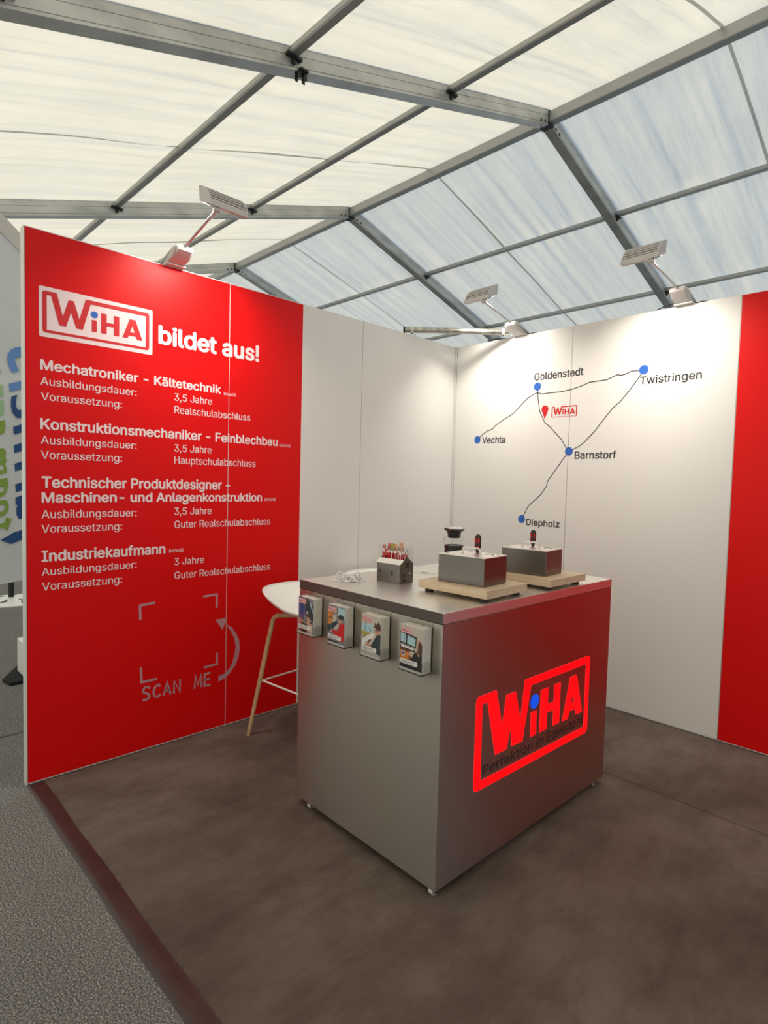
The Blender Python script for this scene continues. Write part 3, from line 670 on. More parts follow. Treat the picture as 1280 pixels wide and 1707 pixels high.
# ================================================================== brochure holders on the front of the counter
# local frame of a holder: x to the right, -y towards the viewer, z up
def mini_mark(parent, pm, x, z, k):
    flat('logo_ground', [[(x, z), (x+k, z), (x+k, z+0.40*k), (x, z+0.40*k)]], M['print'], parent, pm, 0.0008, label='coral framed mark on white')
    flat('logo', place(mark_loops(0, 0.03)[0], x+0.03*k, z+0.012*k, 0.94*k), M['logopink'], parent, pm, 0.0013)
def cover(parent, kind):
    pm = plane_mat((-0.0525, -0.0462, 0.798), (1, 0, 0), (0, 0, 1)); Wd, Hh = 0.105, 0.147
    n = [0]
    def P(m, *pts):
        n[0] += 1
        lp = [(p[0]*Wd, p[1]*Hh) for p in pts]
        flat('cover_picture', [lp], M[m], parent, pm, 0.0003+0.00004*n[0])
    def C(m, x, y, rx, ry, k=16): P(m, *[(x+rx*math.cos(2*PI*i/k), y+ry*math.sin(2*PI*i/k)) for i in range(k)])
    if kind == 0:                                       # people gathered at a machine
        P('greyp', (0, 0), (1, 0), (1, 1), (0, 1))
        P('lilac', (0, .45), (.35, .35), (.45, .60), (.30, .98), (0, .98)); P('teal', (.45, .5), (1, .35), (1, .8), (.55, .98), (.40, .98))
        P('cyan', (.72, .88), (.80, .90), (1, .62), (1, .56)); P('navy', (.10, .55), (.30, .48), (.35, .75), (.15, .82))
        for i, (x, y) in enumerate(((.12, .38), (.32, .34), (.52, .30), (.68, .45), (.85, .28))):
            P(('pinkw', 'hair', 'teal', 'skin', 'beigep')[i], (x-.09, .0), (x+.09, .0), (x+.09, y-.04), (x-.09, y-.04)); C('skin', x, y, .05, .05); C('hair', x, y+.03, .05, .03)
        C('beigep', .6, .58, .05, .05); C('hair', .74, .55, .06, .06)
    elif kind == 1:                                     # worker in a red jacket at a folding machine
        P('greyp', (0, 0), (1, 0), (1, 1), (0, 1)); P('orange', (0, .45), (.30, .52), (.32, .86), (0, .88))
        P('beigep', (.28, .5), (.5, .55), (.52, .8), (.3, .72)); P('hair', (0, .62), (.30, .66), (.30, .68), (0, .64)); P('cyan', (.60, .75), (1, .68), (1, .95), (.62, .98))
        P('teal', (0, .28), (.10, .26), (.62, .52), (.50, .60), (0, .42)); P('beigep', (.38, .34), (.58, .40), (.66, .52), (.60, .54), (.36, .38))
        P('printred', (.62, .06), (.96, .10), (.99, .55), (.80, .60), (.68, .48), (.62, .34), (.30, .33), (.28, .25), (.60, .20))
        C('skin', .20, .29, .07, .045); C('skin', .74, .63, .09, .075); C('hair', .77, .70, .12, .055); P('teal', (.60, .70), (.96, .68), (.92, .78), (.70, .80))
        C('greyp', .25, .15, .12, .07)
    elif kind == 2:                                     # young man in a dark sweater at a drawing desk
        P('beigep', (0, 0), (1, 0), (1, 1), (0, 1)); P('cyan', (0, .58), (.58, .56), (.60, .78), (0, .76)); P('lilac', (.17, .55), (.19, .55), (.19, .78), (.17, .78))
        P('yellow', (0, .46), (.55, .42), (.60, .54), (0, .56)); P('black', (.05, .38), (.45, .34), (.52, .42), (.15, .46)); P('card', (.02, .22), (.15, .20), (.55, .42), (.70, .52), (.60, .58), (.10, .40))
        P('hair', (.22, .26), (.30, .24), (.52, .38), (.48, .42)); P('skin', (.20, .24), (.55, .14), (.80, .12), (.78, .18), (.30, .32))
        P('teal', (.50, .24), (.70, .08), (1, .06), (1, .58), (.84, .58), (.74, .48)); C('skin', .84, .63, .14, .08)
        C('hair', .86, .73, .15, .06); P('hair', (.66, .72), (.72, .86), (.80, .80), (.90, .90), (1, .78), (1, .66), (.88, .70)); P('black', (.38, .68), (.41, .69), (.52, .60), (.50, .59))
        P('hair', (.70, .655), (.86, .66), (.86, .64), (.70, .64))
    else:                                               # woman at two monitors
        P('beigep', (0, 0), (1, 0), (1, 1), (0, 1)); P('black', (0, .55), (.72, .52), (.76, .78), (0, .84)); P('cyan', (.02, .59), (.27, .58), (.27, .79), (.02, .81)); P('cyan', (.32, .575), (.68, .55), (.70, .74), (.33, .78))
        P('hair', (0, .18), (.60, .20), (.70, .50), (0, .52)); P('card', (.05, .47), (.66, .46), (.66, .49), (.05, .52)); P('orange', (.04, .18), (.40, .16), (.42, .38), (.02, .40)); P('card', (.02, .35), (.14, .26), (.26, .30), (.16, .40))
        P('lilac', (.04, .35), (.14, .28), (.23, .31), (.15, .38)); P('skin', (.38, .34), (.55, .26), (.62, .30), (.45, .42)); P('beigep', (.46, .36), (.60, .32), (.66, .40), (.52, .44))
        P('black', (.44, .14), (1, 0), (1, .46), (.84, .48), (.64, .38)); P('skin', (.74, .50), (.84, .34), (.98, .40), (1, .64), (.92, .72), (.80, .70)); P('hair', (.80, .44), (.90, .36), (1, .44), (1, .62), (.90, .71), (.84, .66))
        P('black', (0, 0), (1, 0), (1, .10), (0, .10))
    P('card', (.02, .09), (.80, .09), (.80, .20), (.02, .20))
    for j, (l, y) in enumerate(((.66, .165), (.5, .14), (.6, .115))):
        P('greyp', (.06, y-.006), (.06+l, y-.006), (.06+l, y+.006), (.06, y+.006))
    if kind < 2: P('black', (.05, .01), (.6, .01), (.6, .05), (.05, .05))
    mini_mark(parent, pm, 0.004, 0.120, 0.050)
HOLD = [(-0.711, 0, 'first holder from the left, brochures showing people round a violet machine', 'people round a violet machine'),
        (-0.509, 1, 'second holder from the left, brochures showing a worker in a red jacket', 'a worker in a red jacket'),
        (-0.305, 2, 'third holder from the left, brochures showing a young man in a dark sweater', 'a young man in a dark sweater'),
        (-0.100, 3, 'holder nearest the counter corner, brochures showing a woman at two screens', 'a woman at two screens')]
for x, kind, lab, what in HOLD:
    c = cw(x, -0.0004, 0.0)
    t = thing('brochure_holder', 'clear acrylic '+lab, 'brochure holder', c, CT, 'acrylic holders on the front of the counter')
    g = G(); g.bbox(-0.0565, 0.0565, -0.0022, -0.0002, 0.778, 0.963, 0.0006, 1); g.obj('back_plate', M['acrylic'], t)
    g = G(); g.bbox(-0.0565, 0.0565, -0.0500, -0.0022, 0.786, 0.789, 0.0006, 1); g.obj('tray', M['acrylic'], t)
    for s in (-1, 1):
        g = G(); g.bbox(s*0.0555-0.001, s*0.0555+0.001, -0.0495, -0.0022, 0.789, 0.830, 0.0006, 1); g.obj('side_wing', M['acrylic'], t)
    g = G(); g.bbox(-0.0565, 0.0565, -0.0515, -0.0500, 0.786, 0.806, 0.0005, 1); g.obj('front_lip', M['acrylic'], t)
    g = G(); g.box(-0.027, -0.0255, -0.0512, -0.0500, 0.806, 0.950); g.obj('retaining_bar', M['acrylic'], t)
    b = thing('brochure_stack', 'thick stack of small brochures, the front cover showing '+what, 'brochures', c, CT, 'brochures in the acrylic holders')
    rr = random.Random(kind+3)
    y = -0.0030; z1 = 0.944
    while y > -0.0405:
        d = 0.0034; dz = rr.uniform(-0.0012, 0.0015); dx = rr.uniform(-0.0007, 0.0007)
        g = G(); g.box(-0.0525+dx, 0.0525+dx, y-d+0.0003, y, 0.7902, z1+dz); g.obj('brochure', M['paper'], b)
        y -= d
    g = G(); g.box(-0.0525, 0.0525, -0.0462, y-0.0001, 0.7902, 0.945); g.obj('front_brochure', M['card'], b, label='front brochure with a printed cover')
    cover(b, kind)

# ================================================================== things on the counter
def on_counter(x, y, dz=0.0): return cw(x, y, TOP+dz+0.0003)
def make_board(loc, ang, label, w_, d_):
    t = thing('wooden_board', label, 'board', loc, CT+math.radians(ang), 'beech boards on the counter')
    g = G(); g.bbox(0, w_, 0, d_, 0.014, 0.045, 0.002, 2); g.obj('plank', M['wood'], t)
    for x in (0.035, w_-0.035):
        for y in (0.03, d_-0.03):
            g = G(); g.lathe([(0.016, 0), (0.018, 0.003), (0.018, 0.014)], 14, (x, y, 0)); g.obj('foot', M['blackplastic'], t, smooth=True, auto=40)
    return t
def make_box(loc, ang, label, w_, d_, h_):
    t = thing('steel_box', label, 'steel box', loc, CT+math.radians(ang), 'lidded steel boxes on the boards')
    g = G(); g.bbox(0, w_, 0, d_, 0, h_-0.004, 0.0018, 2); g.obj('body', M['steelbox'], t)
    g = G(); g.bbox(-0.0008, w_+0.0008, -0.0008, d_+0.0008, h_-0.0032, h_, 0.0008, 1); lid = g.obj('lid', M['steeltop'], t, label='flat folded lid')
    g = G()
    for x, y in ((0.018, 0.03), (w_-0.03, 0.012), (w_-0.02, d_-0.03), (0.05, d_-0.014)):
        g = G(); g.box(x-0.009, x+0.009, y-0.0025, y+0.0025, h_-0.0004, h_+0.0006); g.obj('slot', M['dark'], lid)
    xc, yc, r = w_/2, d_/2-0.012, 0.012; hw = 0.041; hh = 0.026
    pts = [(xc-hw, yc, h_-0.001), (xc-hw, yc, h_+hh-r)]+[(xc-hw+r-r*math.cos(a), yc, h_+hh-r+r*math.sin(a)) for a in (0.4, 0.8, 1.2, PI/2)]
    pts += [(xc+hw-r+r*math.sin(a), yc, h_+hh-r+r*math.cos(a)) for a in (0, 0.4, 0.8, 1.2)]+[(xc+hw, yc, h_+hh-r), (xc+hw, yc, h_-0.001)]
    g = G(); g.tube(pts, 0.0036, 10); g.obj('handle', M['chrome'], t, smooth=True, label='bent round steel handle')
    for s in (-1, 1):
        g = G(); g.lathe([(0.0065, 0), (0.0065, 0.0015), (0.004, 0.002)], 12, (xc+s*hw, yc, h_)); g.obj('washer', M['chrome'], t, smooth=True, auto=40)
    g = G(); g.tube([(w_*0.72, d_*0.62, h_+0.002), (w_*0.80, d_*0.66, h_+0.005), (w_*0.88, d_*0.62, h_+0.0035), (w_*0.93, d_*0.55, h_+0.002)], 0.0013, 6); g.obj('wire_latch', M['dark'], t, smooth=True)
    return t
def make_driver(loc, label):
    t = thing('screwdriver', label, 'screwdriver', loc, CT+0.4, 'screwdrivers standing in the box lids')
    prof = [(0.0055, 0), (0.0075, 0.004), (0.0075, 0.008), (0.0095, 0.014), (0.0125, 0.024), (0.0130, 0.034), (0.0118, 0.044), (0.0128, 0.054), (0.0125, 0.064), (0.0095, 0.071), (0.005, 0.0745), (0.0005, 0.0755)]
    g = G(); g.lathe(prof, 18); g.obj('grip', M['blackplastic'], t, smooth=True)
    for k in range(6):
        a = k*PI/3; 
        for z0, z1 in ((0.012, 0.030), (0.038, 0.062)):
            g = G(); n = 6; vs = []
            for i in range(n+1):
                z = z0+(z1-z0)*i/n
                r = [r0+(r1-r0)*(z-a0)/(a1-a0) for (r0, a0), (r1, a1) in zip(prof, prof[1:]) if a0 <= z <= a1][0]+0.0008
                hw_ = 0.30*math.sin(PI*(0.12+0.76*i/n))
                for q in (-hw_, 0, hw_): vs.append((r*math.cos(a+q), r*math.sin(a+q), z))
            g.add(vs, [(3*i+j, 3*i+j+1, 3*i+j+4, 3*i+j+3) for i in range(n) for j in range(2)])
            g.obj('red_inlay', M['printred'], t, smooth=True)
    return t
b1 = on_counter(-0.341, 0.238); make_board(b1, 2.6, 'pale beech board near the counter front, carrying the nearer steel box', 0.330, 0.282)
b2 = on_counter(-0.333, 0.672); make_board(b2, 1.0, 'pale beech board at the back of the counter, carrying the farther steel box', 0.328, 0.305)
HB = 0.111
make_box(on_counter(-0.276, 0.283, 0.0452), 5.0, 'nearer brushed steel box with bent handle on the front board', 0.213, 0.166, HB)
make_box(on_counter(-0.280, 0.716, 0.0452), 6.0, 'farther brushed steel box with bent handle on the back board', 0.215, 0.160, HB)
make_driver(on_counter(-0.196, 0.430, 0.0452+HB), 'black and red screwdriver handle upright in the lid of the nearer steel box')
make_driver(on_counter(-0.215, 0.866, 0.0452+HB), 'black and red screwdriver handle upright in the lid of the farther steel box')

# little sheet steel house used as a pen holder
t = house = thing('steel_house', 'small sheet steel house with cut windows holding red pens', 'pen holder', on_counter(-0.622, 0.268), CT+math.radians(5))
w_, d_, e_, r_ = 0.134, 0.088, 0.082, 0.113
g = G()
g.box(0, w_, 0, 0.0015, 0, e_); g.box(0, w_, d_-0.0015, d_, 0, e_); g.box(0, w_, 0, d_, 0, 0.0015)
g.obj('wall', M['steelbox'], t)
for x in (0, w_-0.0015):
    g = G(); g.prism([(0, 0), (d_, 0), (d_, e_), (d_/2, r_), (0, e_)], 'x', x, x+0.0015); g.obj('gable', M['steelbox'], t)
for s in (0, 1):
    ys = (-0.003, d_*0.26) if s == 0 else (d_+0.003, d_*0.74)
    z0, z1 = e_-0.0015, e_+(r_-e_)*0.52
    g = G(); g.add([(-0.002, ys[0], z0), (w_+0.002, ys[0], z0), (w_+0.002, ys[1], z1), (-0.002, ys[1], z1), (-0.002, ys[0], z0+0.0016), (w_+0.002, ys[0], z0+0.0016), (w_+0.002, ys[1], z1+0.0016), (-0.002, ys[1], z1+0.0016)],
                   [(0, 1, 2, 3), (4, 5, 6, 7), (0, 1, 5, 4), (1, 2, 6, 5), (2, 3, 7, 6), (3, 0, 4, 7)]); g.obj('roof_plate', M['shell'], t, label='bright roof plate left open along the ridge')
def win(xx, zz, ww, hh_, side):
    g = G()
    for i in (0, 1):
        for j in (0, 1):
            a0 = xx+i*ww/2+0.0008; a1 = xx+(i+1)*ww/2-0.0008; c0 = zz+j*hh_/2+0.0008; c1 = zz+(j+1)*hh_/2-0.0008
            g = G()
            if side: g.box(w_-0.0005, w_+0.0006, a0, a1, c0, c1)
            else: g.box(a0, a1, -0.0006, 0.0005, c0, c1)
            g.obj('window', M['dark'], t)
win(0.012, 0.036, 0.012, 0.018, 0); win(0.082, 0.030, 0.012, 0.018, 0)
win(0.034, 0.066, 0.024, 0.022, 1); win(0.018, 0.026, 0.018, 0.014, 1); win(0.018, 0.004, 0.018, 0.014, 1)
g = G(); g.lathe([(0.004, 0), (0.004, 0.0008)], 14); o = g.obj('round_hole', M['card'], t); o.rotation_euler = (0, PI/2, 0); o.location = (w_+0.0002, 0.066, 0.040)
g = G()
for i in range(9): g.box(w_-0.0018, w_+0.0007, -0.0007, 0.0012, 0.006+i*0.0085, 0.010+i*0.0085)
o = g.obj('corner_slots', M['dark'], t); o['kind'] = 'stuff'
def make_pen():
    t = thing('pen', 'red pen with a white clip standing in the small steel house', 'pen', (0, 0, 0), 0, 'red pens in the steel house')
    g = G(); g.tube([(0, 0, 0), (0, 0, 0.118)], 0.0042, 8); g.obj('barrel', M['penred'], t, smooth=True, auto=40)
    g = G(); g.tube([(0, 0, 0.1182), (0, 0, 0.127)], [0.0036, 0.0028], 8); g.obj('push_button', M['shell'], t, smooth=True, auto=40)
    g = G(); g.box(-0.001, 0.001, -0.0062, -0.0048, 0.092, 0.119); g.box(-0.001, 0.001, -0.0062, -0.003, 0.116, 0.119); g.obj('clip', M['shell'], t)
    return t
pen = make_pen(); hm = Matrix.Translation(house.location) @ Matrix.Rotation(house.rotation_euler.z, 4, 'Z'); rr = random.Random(5)
k = 0
for i in range(11):
    for j in range(2):
        if i == 7 and j == 0: continue
        o = pen if k == 0 else copy_tree(pen); k += 1
        o.location = hm @ Vector((0.020+i*0.0098, 0.034+j*0.018+rr.uniform(-.002, .002), 0.0022+rr.uniform(0, .008))); o.rotation_euler = (rr.uniform(-.05, .05), rr.uniform(-.07, .07), rr.uniform(0, 6))
        if i in (8, 9, 10): o.location.z = house.location.z+0.0022

# clear tub of sweets behind the house
t = thing('clear_tub', 'clear plastic tub full of wrapped bars behind the small steel house', 'tub', on_counter(-0.716, 0.365), CT+math.radians(4))
w2, d2, h2 = 0.132, 0.085, 0.142
g = G(); g.bbox(0, w2, 0, 0.0015, 0, h2, 0.0005, 1); g.obj('front_side', M['acrylic'], t)
g = G(); g.bbox(0, w2, d2-0.0015, d2, 0, h2, 0.0005, 1); g.obj('rear_side', M['acrylic'], t)
for x in (0, w2-0.0015):
    g = G(); g.bbox(x, x+0.0015, 0.0016, d2-0.0016, 0, h2, 0.0005, 1); g.obj('end_side', M['acrylic'], t)
g = G(); g.box(0, w2, 0, d2, 0, 0.002); g.obj('bottom', M['acrylic'], t)
def bar(x, y, z, w_, h_, d_, m1, m2, tilt, rz, lab):
    c = Vector(on_counter(-0.716, 0.365))+Matrix.Rotation(CT, 3, 'Z') @ Vector((x, y, z))
    t = thing('snack_bar', lab, 'sweet', c, CT+rz, 'wrapped bars in the clear tub'); t.rotation_euler = (0, tilt, CT+rz)
    g = G(); n = 8; vs = []
    for i in range(n+1):
        zz = h_*i/n; th = d_*(0.12 if i in (0, n) else 0.5)*(1+0.1*math.sin(i*2.1)); ww = w_*(0.54 if i in (0, n) else 0.5)
        vs += [(-ww, 0, zz), (-ww*0.6, -th, zz), (ww*0.6, -th, zz), (ww, 0, zz), (ww*0.6, th, zz), (-ww*0.6, th, zz)]
    g.add(vs, [(6*i+j, 6*i+(j+1) % 6, 6*i+6+(j+1) % 6, 6*i+6+j) for i in range(n) for j in range(6)]+[tuple(range(6)), tuple(6*n+j for j in range(6))])
    g.obj('wrapper', M[m1], t, smooth=True, auto=50)
    for q in (0.25, 0.55, 0.8):
        g = G(); g.box(-w_*0.3, w_*0.3, -d_*0.56, -d_*0.50, h_*q, h_*(q+0.08)); g.obj('printed_band', M[m2], t)
rows = [('pinkw', 'card', 0.010, 0.024, 0.020, 0.140, 'red striped bar at the left end of the clear tub'), ('pinkw', 'penred', 0.010, 0.058, 0.018, 0.146, 'red bar behind the striped one in the clear tub'),
        ('penred', 'yellow', 0.032, 0.024, 0.020, 0.120, 'dark red bar beside the striped one in the clear tub'), ('yellow', 'green', 0.050, 0.040, 0.030, 0.148, 'tall olive green bar in the middle of the clear tub'),
        ('yellow', 'orange', 0.060, 0.064, 0.026, 0.132, 'short olive bar at the back of the clear tub'), ('tanw', 'printred', 0.082, 0.030, 0.022, 0.150, 'salmon bar with red print in the clear tub'),
        ('tanw', 'card', 0.092, 0.058, 0.024, 0.155, 'tallest salmon bar in the clear tub'), ('tanw', 'pinkw', 0.112, 0.036, 0.020, 0.138, 'salmon bar at the right end of the clear tub'),
        ('card', 'pinkw', 0.118, 0.066, 0.014, 0.128, 'whitish bar in the rear right corner of the clear tub')]
for i, (a, b_, x, y, w_, h_, lab) in enumerate(rows):
    bar(x, y, 0.0025, w_*1.0, h_, 0.012, a, b_, 0.03*math.sin(i*3.0), 0.15*math.cos(i*2.0), lab)

# heap of white snap hooks
def hook_pts(L_, W_):
    return [((L_/2-W_/2)*(1 if math.cos(a) > 0 else -1)+W_/2*math.cos(a), W_/2*math.sin(a)*(1.15 if math.cos(a) > 0 else 0.8), 0) for a in [2*PI*i/20 for i in range(20)]]
def make_hook():
    t = thing('snap_hook', 'shiny white snap hook in the loose heap left of the steel house', 'snap hook', (0, 0, 0), 0, 'white snap hooks heaped on the counter')
    p = hook_pts(0.058, 0.030); g = G(); g.tube(p[1:]+p[:1], 0.0032, 7); g.obj('loop', M['hookwhite'], t, smooth=True)
    g = G(); g.tube([(0.012, 0.014, 0), (-0.010, 0.013, 0.001)], 0.0021, 6); g.obj('gate', M['chrome'], t, smooth=True)
    g = G(); g.tube([(-0.030+0.009*math.cos(a), 0.002, 0.009*math.sin(a)) for a in [2*PI*i/14 for i in range(15)]], 0.0012, 5, False); g.obj('split_ring', M['chrome'], t, smooth=True)
    return t
M['hookwhite'] = mat('white lacquered hook', (0.80, 0.79, 0.76), 0.22)
hk = make_hook(); rr = random.Random(11)
for i, (x, y, z, tx, ty, rz) in enumerate(((-.695, .105, .004, 0, 0, .3), (-.655, .135, .004, 0, .02, 1.7), (-.690, .150, .006, .1, 0, 2.6), (-.635, .170, .004, 0, 0, .9), (-.665, .195, .005, 0, .05, 2.1), (-.675, .130, .018, .9, .1, .5),
                                          (-.660, .165, .017, -.8, .2, 1.4), (-.640, .150, .016, .7, -.3, 2.9), (-.685, .175, .015, .6, .3, 1.0), (-.650, .190, .022, 1.1, 0, 2.3), (-.690, .120, .024, 1.2, .2, 1.9))):
    o = hk if i == 0 else copy_tree(hk); p = on_counter(x, y, z); o.location = p; o.rotation_euler = (tx, ty, rz)

t = thing('printed_card', 'white card with a grey picture lying between tub and steel boxes', 'card', on_counter(-0.675, 0.560), CT+0.10)
g = G(); g.box(0, 0.095, 0, 0.060, 0, 0.0012); g.obj('card_sheet', M['card'], t)
g = G(); g.box(0.024, 0.062, 0.022, 0.046, 0.0012, 0.0016); g.obj('grey_picture', M['greycard'], t)

t = thing('glass_jar', 'tall clear glass jar with flared black lid behind the nearer steel box', 'jar', on_counter(-0.690, 0.872))
g = G(); g.lathe([(0.0, 0.001), (0.050, 0.001), (0.053, 0.006), (0.053, 0.150), (0.047, 0.158), (0.045, 0.158), (0.050, 0.149), (0.050, 0.008), (0.0, 0.007)], 40, cap=False); g.obj('glass_body', M['glass'], t, smooth=True, auto=50)
g = G(); g.lathe([(0.0, 0.070), (0.040, 0.070), (0.048, 0.076), (0.049, 0.106), (0.0495, 0.115), (0.046, 0.112), (0.030, 0.110), (0.0, 0.110)], 32, cap=False); g.obj('inner_cup', M['blackplastic'], t, smooth=True, auto=40, label='black cup inside the glass')
g = G(); g.lathe([(0.0, 0.152), (0.030, 0.152), (0.033, 0.156), (0.034, 0.172), (0.038, 0.184), (0.050, 0.192), (0.0530, 0.198), (0.0530, 0.202), (0.0, 0.202)], 36, cap=False); g.obj('lid', M['blackplastic'], t, smooth=True, auto=35, label='flared black lid')
g = G(); g.lathe([(0.0485, 0.2022), (0.046, 0.207), (0.030, 0.210), (0.0, 0.211)], 36, cap=False); g.obj('lid_plate', M['chrome'], t, smooth=True, label='bright steel plate on the lid')

# ================================================================== bar stools
def make_stool(label):
    t = thing('bar_stool', label, 'bar stool', (0, 0, 0), 0, 'white shell bar stools behind the counter')
    N, R_ = 48, 14
    def rim(th):
        # back of the shell lies towards local -x
        c = math.cos(th-PI); b = max(0, (c+0.9)/1.9); return 0.034+0.098*(b*b*(3-2*b))
    def rad(th):
        c, s = abs(math.cos(th)), abs(math.sin(th)); return 1/((c/0.228)**2.5+(s/0.235)**2.5)**(1/2.5)
    top, bot = [], []
    for i in range(R_+1):
        q = i/R_
        for j in range(N):
            th = 2*PI*j/N; r = rad(th)*q; z = 0.700+rim(th)*q**2.3
            top.append((r*math.cos(th), r*math.sin(th), z)); 
            qq = min(q, 0.985); bot.append((rad(th)*qq*math.cos(th), rad(th)*qq*math.sin(th), z-0.010-0.020*(1-q**2)*0.6))
    vs = top+bot; n0 = (R_+1)*N
    fs = [(i*N+j, i*N+(j+1) % N, (i+1)*N+(j+1) % N, (i+1)*N+j) for i in range(R_) for j in range(N)]
    fs += [(n0+i*N+j, n0+(i+1)*N+j, n0+(i+1)*N+(j+1) % N, n0+i*N+(j+1) % N) for i in range(R_) for j in range(N)]
    fs += [(R_*N+j, R_*N+(j+1) % N, n0+R_*N+(j+1) % N, n0+R_*N+j) for j in range(N)]
    g = G(); g.add(vs, fs); o = g.obj('seat_shell', M['shell'], t, smooth=True)
    me = o.data; bm = bmesh.new(); bm.from_mesh(me); bmesh.ops.remove_doubles(bm, verts=bm.verts, dist=1e-5); bmesh.ops.recalc_face_normals(bm, faces=bm.faces); bm.to_mesh(me); bm.free()
    for p in me.polygons: p.use_smooth = True
    g = G(); g.bbox(-0.09, 0.09, -0.09, 0.09, 0.6845, 0.6905, 0.002, 2); g.obj('under_plate', M['dark'], t)
    for sx in (-1, 1):
        for sy in (-1, 1):
            f = Vector((sx*0.222, sy*0.222, 0.0)); b = Vector((sx*0.130, sy*0.130, 0.676)); c = Vector((sx*0.03, sy*0.03, 0.680))
            dr = (b-f).normalized(); dc = (c-b).normalized(); pts = [f, f+(b-f)*0.5]
            A_ = b-dr*0.035; B_ = b+dc*0.035
            for k in range(7):
                q = k/6; pts.append((1-q)**2*A_+2*q*(1-q)*b+q*q*B_)
            pts.append(c)
            # rounded rectangular section
            g = G(); vs = []; sec = [(-1, -.6), (-.7, -1), (.7, -1), (1, -.6), (1, .6), (.7, 1), (-.7, 1), (-1, .6)]
            side = Vector((-sy, sx, 0)).normalized()*(1 if sx*sy > 0 else -1)
            for i, p in enumerate(pts):
                tt = (pts[min(i+1, len(pts)-1)]-pts[max(i-1, 0)]).normalized(); side_ = (Vector((sx, sy, 0)).cross(Vector((0, 0, 1)))).normalized(); nn = tt.cross(side_).normalized()
                k_ = 1.0 if i else 0.85
                for a, c_ in sec: vs.append(p+side_*a*0.0165*k_+nn*c_*0.0115*k_)
            g.add(vs, [(8*i+j, 8*i+(j+1) % 8, 8*i+8+(j+1) % 8, 8*i+8+j) for i in range(len(pts)-1) for j in range(8)]+[tuple(range(8)), tuple(8*(len(pts)-1)+j for j in range(8))])
            g.obj('leg', M['oak'], t, smooth=True, auto=35)
    z = 0.31; q = 0.222-0.092*z/0.676-0.008
    for a, b in (((-q, -q), (q, -q)), ((q, -q), (q, q)), ((q, q), (-q, q)), ((-q, q), (-q, -q))):
        g = G(); g.tube([(a[0], a[1], z), (b[0], b[1], z)], 0.0052, 10); g.obj('footrest_rod', M['shell'], t, smooth=True, auto=50)
    return t
s1 = make_stool('white shell bar stool with oak legs left of the counter, nearest the red panel')
s1.location = (0.402, -1.728, 0.0062); s1.rotation_euler = (0, 0, 0.085)
s2 = copy_tree(s1); s2['label'] = 'farther white shell bar stool, only its rim showing over the counter'
s2.location = (0.265, -1.02, 0.0062); s2.rotation_euler = (0, 0, 0.0)

